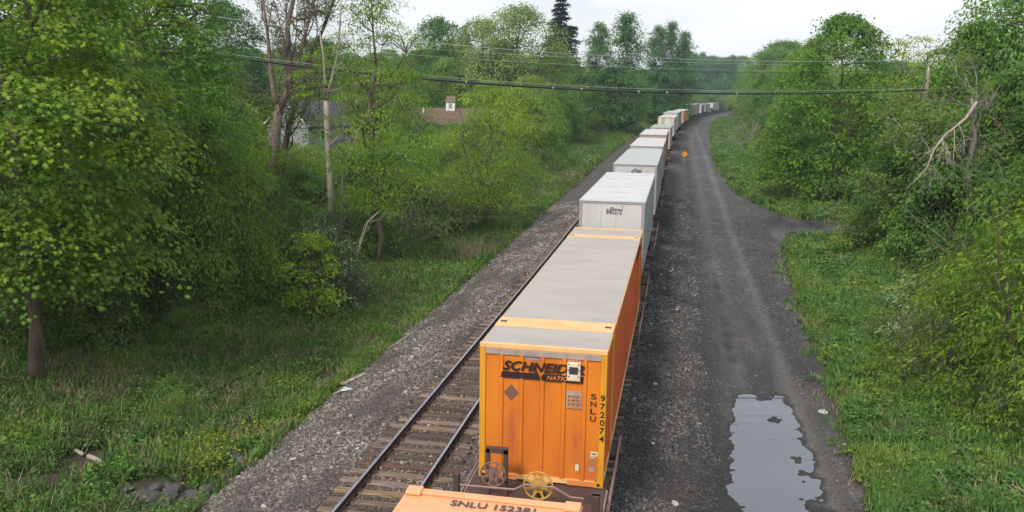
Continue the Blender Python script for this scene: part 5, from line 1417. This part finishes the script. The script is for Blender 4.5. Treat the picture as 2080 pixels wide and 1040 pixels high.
for i, (o, s) in enumerate(tk_spots):
    r = empty('thicket', tuple(G(o, s)), random.uniform(0, 6), "leafless grey-brown thicket in the undergrowth " + ("left of the tracks" if o < 0 else "right of the gravel road"), 'thicket', 'bare thickets ' + ('left' if o < 0 else 'right'))
    r.scale = (1 + s / 150,) * 3; a = obj('trunk', TH[i % 3], None, r)

# ------------------------------------------------------------------ grass, weeds, stones
def blade_mesh(seed, n, h, w, spread, lean=.5):
    rs_ = np.random.RandomState(seed); V, F, Tn = [], [], []
    for i in range(n):
        a = rs_.uniform(0, 6.28); r = spread * math.sqrt(rs_.rand()); x, y = r * math.cos(a), r * math.sin(a); hh = h * rs_.uniform(.5, 1.15)
        b = rs_.uniform(0, 6.28); l = lean * rs_.uniform(.2, 1) * hh; dx, dy = math.cos(b), math.sin(b); k = len(V); w_ = w * rs_.uniform(.7, 1.3)
        V += [(x - dy * w_, y + dx * w_, 0), (x + dy * w_, y - dx * w_, 0), (x + dx * l * .35 + dy * w_ * .8, y + dy * l * .35 - dx * w_ * .8, hh * .6), (x + dx * l * .35 - dy * w_ * .8, y + dy * l * .35 + dx * w_ * .8, hh * .6), (x + dx * l, y + dy * l, hh)]
        F += [(k, k + 1, k + 2), (k, k + 2, k + 3), (k + 3, k + 2, k + 4)]; Tn += [rs_.rand()] * 5
    return np_mesh('tuft', np.array(V), np.array(F), np.array(Tn))
def weed_mesh(seed, n, h, ls, kind='oval'):
    rs_ = np.random.RandomState(seed); a = rs_.uniform(0, 6.28, n); r = .22 * np.sqrt(rs_.rand(n)) * (h / .4)
    P = np.stack([np.cos(a) * r, np.sin(a) * r, h * rs_.rand(n) ** .7], 1); ad = np.stack([np.cos(a), np.sin(a), np.zeros(n)], 1)
    v, f, k = place_leaves(rs_, P, ad * .5 + np.array([0, 0, .8]) + rs_.normal(0, .3, (n, 3)), ls * rs_.uniform(.6, 1.3, n), kind, ad)
    return np_mesh('weed', v, f, np.repeat(rs_.rand(n), k))
def grass_mat(name, stops, straw=.3, patch=.33):
    mt, nt, b = new_mat(name)
    at = nt.nodes.new("ShaderNodeAttribute"); at.attribute_name = "tint"
    n = noise(nt, patch, 5, .6, 'World'); n2 = noise(nt, 1.5, 4, .6, 'World')
    c = ramp(nt, n, stops)
    c = mix_node(nt, c, (.19, .16, .07), ramp(nt, n2, [(.55, 0.0), (.74, straw)]))
    c = mix_node(nt, c, (1.35, 1.3, 1.1), 1.0, 'MULTIPLY') if False else c
    v = nt.nodes.new("ShaderNodeMapRange"); v.inputs[3].default_value = .6; v.inputs[4].default_value = 1.5; nt.links.new(at.outputs["Fac"], v.inputs[0])
    hs = nt.nodes.new("ShaderNodeHueSaturation"); nt.links.new(v.outputs[0], hs.inputs["Value"]); nt.links.new(c, hs.inputs["Color"])
    nt.links.new(hs.outputs["Color"], b.inputs["Base Color"]); b.inputs["Roughness"].default_value = .6; b.inputs["Specular IOR Level"].default_value = .25
    tr = nt.nodes.new("ShaderNodeBsdfTranslucent"); nt.links.new(hs.outputs["Color"], tr.inputs["Color"])
    ms = nt.nodes.new("ShaderNodeMixShader"); ms.inputs[0].default_value = .3
    nt.links.new(b.outputs[0], ms.inputs[1]); nt.links.new(tr.outputs[0], ms.inputs[2]); nt.links.new(ms.outputs[0], nt.nodes["Material Output"].inputs["Surface"])
    return mt
M['grass'] = grass_mat("bank grass", [(.34, (.11, .16, .044)), (.45, (.09, .19, .040)), (.55, (.12, .235, .040)), (.68, (.18, .28, .045))], .5)
M['grass_r'] = grass_mat("lush verge grass", [(.34, (.085, .175, .045)), (.48, (.095, .205, .042)), (.6, (.15, .25, .042)), (.7, (.20, .28, .05))], .35)
M['straw'] = plain("dead straw", (.30, .235, .15), .9)
gp = [(blade_mesh(1, 16, .42, .011, .16), M['grass']), (blade_mesh(2, 18, .30, .012, .20, .8), M['grass']), (blade_mesh(3, 12, .60, .010, .12, .7), M['grass']), (weed_mesh(4, 26, .34, .11), M['grass']), (weed_mesh(5, 34, .5, .10, 'narrow'), M['grass']), (blade_mesh(6, 14, .40, .008, .22, 1.3), M['straw'])]
gq = [(blade_mesh(11, 18, .36, .013, .18), M['grass_r']), (blade_mesh(12, 18, .26, .013, .20, .8), M['grass_r']), (blade_mesh(13, 14, .46, .012, .14, .6), M['grass_r']), (weed_mesh(14, 30, .30, .13), M['grass_r']), (weed_mesh(15, 34, .38, .12, 'star'), M['grass_r']), (blade_mesh(16, 12, .34, .008, .2, 1.3), M['straw'])]
def gscatter(name, n, side, s0, s1, protos_, lo_hi, label, pw, seed):
    r_ = np.random.RandomState(seed)
    s = s0 * (s1 / s0) ** (r_.rand(n)); o = lo_hi[0] + (lo_hi[1] - lo_hi[0]) * r_.rand(n)
    road = is_road(o, s) | is_ballast(o, s)
    keep = ~(road | is_road(o - .25, s) | is_road(o, s + .5) | is_road(o, s - .5)) | ((r_.rand(n) < np.where(o < -4.35, .22, .02)) & is_ballast(o, s) & (o < -3.6) & (wob(o, s, 1.7) > -.1)) | ((r_.rand(n) < .05) & is_road(o, s) & (o > 10.6) & (s < 55) & ~is_road(o + .45, s))
    # thin out bare patches
    patch = wob(o, s, .9) + .6 * wob(o, s, 2.3)
    keep &= (patch > -.62) | (r_.rand(n) < .22)
    keep &= ((o + 6.5) ** 2 + (s - 18.3) ** 2 > .9) & ((o + 5.3) ** 2 / .12 + (s - 19) ** 2 / 9 > 1) & ((o + 9.1) ** 2 + (s - 19.4) ** 2 > .35)
    if side < 0: keep &= ~((o > -6.3) & (o < -4.9) & (wob(o, s, 1.3) > .15) & (s < 36))
    o, s, patch = o[keep], s[keep], patch[keep]; n = len(o)
    z = gh(o, s); P = Wn(o, s, z - .02)
    big = wob(o, s, .45)
    idx = r_.choice(6, n, p=pw)
    idx = np.where((big > .55) & (r_.rand(n) < .75), r_.choice([3, 4], n), idx)
    idx = np.where((big < -.6) & (r_.rand(n) < .3), 5, idx)
    sc = r_.uniform(.6, 1.35, n) * (1 + np.clip(s - 30, 0, 80) / 55) * (1 + .25 * wob(o, s, 1.1))
    rot = np.stack([r_.normal(0, .15, n), r_.normal(0, .15, n), r_.uniform(0, 6.28, n)], 1)
    return scatter(name, P, rot, np.stack([sc, sc, sc * r_.uniform(.7, 1.1, n)], 1), idx, protos_, label, 'grass')
gscatter('bank_grass', 52000, -1, 13, 125, gp, (-24, -4.7), "tall rough grass and weeds on the left bank", [.25, .26, .12, .14, .12, .11], 41)
gscatter('bank_grass', 26000, -1, 60, 300, [(a.copy(), b_) for a, b_ in gp], (-30, -4.7), "rough grass on the far left bank", [.24, .25, .12, .16, .14, .09], 43)
gscatter('verge_grass', 24000, 1, 70, 330, [(a.copy(), b_) for a, b_ in gq], (10.9, 32), "green grass on the far right verge", [.22, .22, .14, .2, .16, .06], 44)
gscatter('verge_grass', 52000, 1, 14, 150, gq, (10.9, 24), "lush green grass and clover on the right verge", [.24, .25, .14, .17, .11, .09], 42)

def stone_mesh(seed):
    bm = bmesh.new(); bmesh.ops.create_icosphere(bm, subdivisions=1, radius=.5); r_ = np.random.RandomState(seed)
    for v in bm.verts: v.co = v.co * r_.uniform(.65, 1.15)
    for v in bm.verts: v.co.z *= .7
    me = bpy.data.meshes.new('stone'); bm.to_mesh(me); bm.free(); return me
def stone_mat(name, a, b_, c_):
    mt, nt, b = new_mat(name); oi = nt.nodes.new("ShaderNodeObjectInfo"); n = noise(nt, 1.5, 4)
    c = ramp(nt, oi.outputs["Random"], [(0.0, a), (.55, b_), (.9, c_), (1.0, tuple(min(1, v * 1.6) for v in c_))])
    g = noise(nt, .45, 4, .6, 'World', stretch=(1, .5, 1))
    c = mix_node(nt, c, tuple(v * .45 for v in b_), ramp(nt, g, [(.44, 0.0), (.60, .8)]))
    nt.links.new(c, b.inputs["Base Color"]); b.inputs["Roughness"].default_value = .9; return mt
M['stoneA'] = stone_mat("grey-brown crushed stone", (.075, .062, .058), (.16, .138, .128), (.27, .24, .225))
M['stoneB'] = stone_mat("dark crushed stone", (.035, .034, .036), (.082, .078, .080), (.17, .16, .155))
r_ = np.random.RandomState(77)
def stones(name, n, s0, s1, lo_hi, size, mat, label, seed, cond, pown=1.0):
    r_ = np.random.RandomState(seed); s = s0 * (s1 / s0) ** (r_.rand(n) ** pown); o = lo_hi[0] + (lo_hi[1] - lo_hi[0]) * r_.rand(n)
    k = cond(o, s, r_); o, s = o[k], s[k]; n = len(o)
    sz = size * np.exp(r_.normal(0, .33, n)) * (1 + np.clip(s - 25, 0, 60) / 45)
    P = Wn(o, s, gh(o, s) + sz * .12); rot = r_.uniform(0, 6.28, (n, 3)) * np.array([.12, .12, 1])
    return scatter(name, P, rot, np.stack([sz * r_.uniform(.8, 1.4, n), sz * r_.uniform(.7, 1.1, n), sz], 1), r_.randint(0, 5, n), [(stone_mesh(200 + i), mat) for i in range(5)], label, 'gravel')
ty = np.array(TIE_Y[0.0]); ty2 = np.array(TIE_Y[T])
def off_ties(o, s, r_):
    def near(arr, c):
        i = np.clip(np.searchsorted(arr, s), 1, len(arr) - 1); d = np.minimum(np.abs(arr[i] - s), np.abs(arr[i - 1] - s)); return (d < .15) & (np.abs(o - c) < 1.36)
    nt_ = ~(near(ty, 0.0) | near(ty2, T)) | (r_.rand(len(o)) < .04)
    rail = np.minimum.reduce([np.abs(o - q) for q in (-.755, .755, T - .755, T + .755)]) < .09
    hidden = (o > 2.3) & (o < 4.8)
    return is_ballast(o, s) & nt_ & ~rail & ~hidden
M['stoneC'] = stone_mat("rust-brown crushed stone", (.062, .044, .036), (.135, .10, .08), (.25, .20, .165))
stones('ballast_stones', 88000, 14, 75, (-4.9, 2.6), .062, M['stoneA'], "loose grey-brown crushed stone around the left track", 51, lambda o, s, r: off_ties(o, s, r) & (np.abs(o) > 1.25 + .2 * r.rand(len(o))))
stones('ballast_stones', 42000, 14, 75, (-1.5, 1.5), .055, M['stoneC'], "rusty brown stone packed between the ties of the left track", 54, lambda o, s, r: off_ties(o, s, r))
stones('ballast_stones', 62000, 14, 80, (4.6, 7.6), .058, M['stoneB'], "loose dark crushed stone between the train and the road", 52, lambda o, s, r: off_ties(o, s, r) | ((o > 6.8) & (r.rand(len(o)) < .35)))
stones('road_gravel', 42000, 15, 70, (7.0, 13), .034, M['stoneB'], "fine dark gravel strewn over the cinder road", 53, lambda o, s, r: is_road(o, s) & ((np.abs(o - 9.4) > 1.2) | (r.rand(len(o)) < .3)) & (gh(o, s) > -.735))

# ------------------------------------------------------------------ litter, logs, rocks
def rock(o, s, r, seed, mat, label, cat='rock', group=None, name='rock', sq=.6):
    bm = bmesh.new(); bmesh.ops.create_icosphere(bm, subdivisions=2, radius=r); q = np.random.RandomState(seed); dirs = q.normal(size=(7, 3)); dirs /= np.linalg.norm(dirs, axis=1, keepdims=True); cut = q.uniform(.5, .85, 7)
    for v in bm.verts:
        c = np.array(v.co)
        for d_, t_ in zip(dirs, cut):
            k = c @ d_
            if k > t_ * r: c -= d_ * (k - t_ * r)
        v.co = Vector(c); v.co.z *= sq
    me = bpy.data.meshes.new(name); bm.to_mesh(me); bm.free()
    ob = obj(name, me, mat, None, tuple(G(o, s, r * .15))); ob.rotation_euler = (0, 0, q.uniform(0, 6)); return tag(ob, label, cat, group)
M['slate'] = plain("dark wet rock", (.075, .065, .07), .7); M['limestone'] = plain("pale stone", (.42, .40, .38), .85)
q = np.random.RandomState(8)
for i in range(26):
    rock(-6.5 + q.normal(0, .55), 18.3 + q.normal(0, .45), q.uniform(.12, .30), 300 + i, M['slate'], "dark angular rock in the pile at the bottom of the left ditch", 'rock', 'rock pile in the ditch')
for i in range(12):
    rock(-5.4 + q.normal(0, .18), 17.2 + i * .42, q.uniform(.09, .2), 340 + i, M['slate'], "dark rock along the ditch beside the ballast", 'rock', 'rocks along the ditch')
for i, (o, s, r, lb) in enumerate([(10.2, 19.9, .17, "pale stone at the near right rim of the puddle"), (11.1, 26.9, .16, "white flat stone on the right edge of the road"), (8.95, 23.2, .06, "small dark stone standing in the middle of the puddle"),
                                   (18.6, 51.2, .28, "white stone in the brush beyond the grass"), (15.9, 149, .5, "far white stone on the right slope"), (11.3, 24.3, .07, "small pale stone on the grass edge by the puddle")]):
    rock(o, s, r, 360 + i, M['slate'] if 'dark' in lb else M['limestone'], lb, sq=.5)
for i in range(22):
    s_ = q.uniform(20, 28.5); hw = np.interp(s_, [20, 24, 27, 29.5], [1.5, 1.35, 1.0, .45]); cx_ = 8.64 + .10 * (s_ - 20)
    rock(cx_ - hw * q.uniform(.55, .95), s_, q.uniform(.02, .05), 400 + i, M['slate'], "tiny dark clod in the shallow left margin of the puddle", 'clod', 'clods in the puddle')
for i in range(10):
    rock(5.9 + q.normal(0, .45), 16 + i * 3.2 + q.normal(0, .6), q.uniform(.07, .12), 430 + i, M['limestone'], "larger pale stone among the dark ballast right of the train", 'rock', 'pale stones in the dark ballast')
for i in range(14):
    rock(-3.0 + q.normal(0, .6), 17 + i * 1.5, q.uniform(.06, .1), 450 + i, M['limestone'], "larger pale stone among the ballast left of the tracks", 'rock', 'pale stones in the left ballast')
def log(name, pts, r0, r1, mat, label, cat='log', n=7):
    mb = MB(); P = [G(o, s, dz) for (o, s, dz) in pts]; b0 = P[0].copy(); k = len(P)
    mb.tube([p - b0 for p in P], [r0 + (r1 - r0) * i / (k - 1) for i in range(k)], n)
    ob = mb.build(name, M[mat], None, True, loc=tuple(b0)); return tag(ob, label, cat)
log('log', [(-10.15, 19.7, .10), (-9.7, 19.5, .12), (-9.3, 19.35, .11)], .05, .055, 'deadwood', "upper piece of the bleached log in the lower left grass")
log('log', [(-9.1, 19.3, .12), (-8.7, 19.15, .13), (-8.3, 18.95, .10)], .075, .06, 'deadwood', "lower piece of the bleached log in the lower left grass")
log('stick', [(-9.0, 18.5, .1), (-8.6, 18.3, .13), (-8.0, 18.0, .08)], .02, .01, 'twig', "thin dry stick beside the bleached log", 'stick')
log('stick', [(-4.2, 34.2, .04), (-4.4, 33.0, .04), (-4.7, 31.2, .05)], .035, .02, 'deadwood', "long pale stick lying along the left edge of the stones", 'stick')
log('stick', [(6.1, 46.4, .05), (6.3, 46.9, .12), (6.2, 47.8, .06)], .06, .03, 'limestone', "crumpled whitish scrap lying on the dark ballast", 'scrap')
log('stick', [(7.0, 20.3, .03), (7.15, 20.1, .04), (7.3, 20.0, .03)], .02, .012, 'bark', "small dark stick on the road left of the puddle", 'stick')
r = empty('fallen_pole', tuple(G(14.0, 34.6)), 0, "dark green metal pole with a splintered tan end lying tilted in the right grass", 'pole')
mb = MB(); mb.tube([(0, 0, .05), (1.45, 2.4, .42)], .035, 8); mb.build('pole_shaft', plain("dark green painted metal", (.05, .10, .085), .5), r)
mb = MB(); mb.tube([(1.4, 2.3, .40), (1.7, 2.85, .50), (2.0, 3.25, .60), (2.1, 3.4, .66)], [.05, .085, .09, .04], 8); mb.build('pole_tip', M['limestone'], r)
# litter by the ditch
mtl = plain("pale plastic sheet", (.62, .66, .74), .4)
mb = MB(); mb.add([(-.35, -.3, .02), (-.1, -.22, .12), (.05, .02, .06), (.28, .32, .10), (.20, .40, .03), (-.05, .12, .14), (-.2, -.02, .05)], [(0, 1, 6), (1, 2, 5, 6), (2, 3, 4, 5)])
mb.add([(.05, -.02, .09), (.25, .02, .12), (.22, .14, .02), (.0, .1, .05)], [(0, 1, 2, 3)])
o_ = mb.build('plastic_sheet', mtl, None, loc=tuple(G(-4.35, 25.9))); tag(o_, "crumpled white plastic litter at the left edge of the stones", 'litter')
o_.modifiers.new("thick", 'SOLIDIFY').thickness = .01
mb = MB(); mb.box(-.09, .09, -.6, .6, 0, .04); o_ = mb.build('board', M['deadwood'], None, loc=tuple(G(-4.6, 27.3, .06))); o_.rotation_euler = (0.05, .1, -.35); tag(o_, "weathered plank beside the white plastic litter", 'plank')
mb = MB(); mb.box(-.12, .12, -.5, .5, 0, .06); o_ = mb.build('board', M['slate'], None, loc=tuple(G(-5.3, 20.5, .12))); o_.rotation_euler = (0.0, .15, .9); tag(o_, "grey slab lying across the ditch near the yellow weeds", 'slab')
log('stick', [(2.25, 14.6, .1), (2.35, 15.3, .3), (2.3, 16.0, .4)], .02, .012, 'deadwood', "light stick leaning beside the railcar's brake wheel", 'stick')
# reed clump and dead brush heaps
def straw_clump(o, s, n, h, spread, label, name='dead_reeds', flat=False, mat='straw'):
    q_ = np.random.RandomState(int(abs(o * 10) + s)); mb = MB()
    for i in range(n):
        a = q_.uniform(0, 6.28); r = spread * math.sqrt(q_.rand()); x, y = r * math.cos(a), r * math.sin(a)
        zb = float(gh(o + x, s + y) - gh(o, s))
        if flat:
            l = q_.uniform(.3, 1.1) * h; b_ = q_.uniform(0, 6.28); e = (x + l * math.cos(b_), y + l * math.sin(b_), zb + q_.uniform(.02, .30) * h)
            mb.tube([(x, y, zb + q_.uniform(0, .1)), e], .012, 3, cap=False)
        else:
            hh = h * q_.uniform(.5, 1.1); mb.tube([(x, y, zb), (x * 1.1 + q_.normal(0, .06), y * 1.1, zb + hh * .6), (x * 1.2 + q_.normal(0, .25), y * 1.2 + q_.normal(0, .2), zb + hh)], .011, 3, cap=False)
    ob = mb.build(name, M[mat], None, loc=tuple(G(o, s))); return tag(ob, label, 'dead reeds' if not flat else 'brush heap')
straw_clump(-5.9, 50, 70, 1.7, .8, "clump of dead tan reeds at the foot of the left wood")
straw_clump(13.3, 31.8, 110, .8, .8, "matted dead straw in the right grass below the fallen pole", 'brush_heap', True)
straw_clump(19.3, 44.6, 130, 1.2, 1.6, "brown dead brush heap at the upper end of the right grass", 'brush_heap', True, 'twig')
straw_clump(15.4, 53.5, 120, 1.0, 1.3, "straw-coloured dead patch near the branch road", 'brush_heap', True)
straw_clump(-9.8, 55.5, 170, 1.5, 1.8, "grey dead brush heap under the left trees", 'brush_heap', True, 'twig')
straw_clump(-9.6, 25.2, 120, .9, 1.2, "dead flattened stems on the left bank above the litter", 'brush_heap', True)
straw_clump(-11.6, 28.6, 90, .9, 1.0, "brown fallen stems in the grass near the left maple", 'brush_heap', True, 'twig')
straw_clump(-7.9, 29.0, 90, .8, 1.1, "scattered dead stalks in the middle of the left bank", 'brush_heap', True)
straw_clump(15.2, 20.6, 80, .8, .9, "dead straw patch in the lower right corner", 'brush_heap', True)
straw_clump(15.5, 115, 120, 2.2, 2.6, "pale dead brush on the far right slope", 'brush_heap', True)
# yellow flowering weeds
def flower_clump(o, s, n, label):
    q_ = np.random.RandomState(int(abs(o * 7) + s * 3)); P = np.stack([q_.normal(0, .35, n), q_.normal(0, .35, n), q_.uniform(.1, .5, n)], 1)
    v, f, k = place_leaves(q_, P, np.array([0, 0, 1.]) + q_.normal(0, .4, (n, 3)), q_.uniform(.04, .12, n), 'oval')
    ob = obj('yellow_weeds', np_mesh('yellow_weeds', v, f, np.repeat(q_.rand(n), k)), M['yweed'], None, tuple(G(o, s))); ob['kind'] = 'stuff'; return tag(ob, label, 'weeds')
M['yweed'] = leaf_mat("yellow flowering weed", (.10, .16, .02), (.22, .26, .02), (.50, .44, .03), .3)
for (o, s, n, lb) in [(-6.1, 19.8, 420, "yellow weeds above the rock pile"), (-6.4, 21.0, 380, "yellow weeds beside the ditch"), (-6.9, 26.5, 160, "yellow flowers on the left bank above the litter"), (-5.6, 22.5, 220, "yellow-green weeds on the rim of the ditch")]:
    flower_clump(o, s, n, lb)
# leafy dark weed clumps
for i, (o, s, H, lb) in enumerate([(-8.6, 22.6, .9, "low dark green leafy clump in the left grass"), (-9.6, 24.0, .8, "second low dark leafy clump, farther up the left bank"), (-5.6, 24.2, .7, "tufted green weed on the ditch rim near the litter"), (13.4, 37.6, .8, "dark leafy weed clump left of the fallen pole"),
                                   (12.4, 20.8, .7, "pale-leaved weed near the lower right corner"), (-5.2, 29.5, .8, "leafy weeds on the rim above the white litter"), (-12.4, 29.2, 1.2, "leafy weeds near the pale snag")]):
    tree('bush3', 'weed_clump', o, s, H, lb, 'weeds', col=(.9, 1.1, .9))

# thin blue summer haze
mt = bpy.data.materials.new("haze"); mt.use_nodes = True; nt = mt.node_tree; nt.nodes.clear()
ou = nt.nodes.new("ShaderNodeOutputMaterial"); pvn = nt.nodes.new("ShaderNodeVolumePrincipled")
pvn.inputs["Color"].default_value = (.66, .84, 1.0, 1); pvn.inputs["Density"].default_value = .00030; pvn.inputs["Anisotropy"].default_value = .2
nt.links.new(pvn.outputs[0], ou.inputs["Volume"])
hb_ = MB(); hb_.box(-420, 1100, -34, 1120, -3, 46); hz_ = hb_.build('haze', mt); tag(hz_, kind='stuff')

# distant woodland that reads as one mass
def far_wood():
    q_ = np.random.RandomState(3); n = 900
    P, idx, sc = [], [], []
    for i in range(n):
        a = q_.uniform(-1.05, .75); d = q_.uniform(330, 620); x, y = d * math.sin(a) + 6, d * math.cos(a)
        # keep the line clear
        s_ = y; off = x - max(0, s_ - S0) ** 2 / (2 * RC)
        if (-12 < off < 20 and d < 520) or abs(x) > 385: continue
        z = float(gh(off, s_)); k = q_.randint(3); P.append((x, y, z - .5)); idx.append(k); sc.append(q_.uniform(.95, 1.45))
    pr_ = []
    for k in ('broad', 'broad2', 'broad3'):
        pr_.append((_protos[k][1], M['leaf']))
    P = np.array(P); n = len(P); u = q_.uniform(0, 6.28, n)
    sc = np.array(sc)
    o = scatter('far_woodland', P, np.stack([u * 0, u * 0, u], 1), np.stack([sc * 1.3, sc * 1.3, sc], 1), np.array(idx), pr_, "hazy wooded horizon far beyond the bend of the railway", 'woodland')
far_wood()
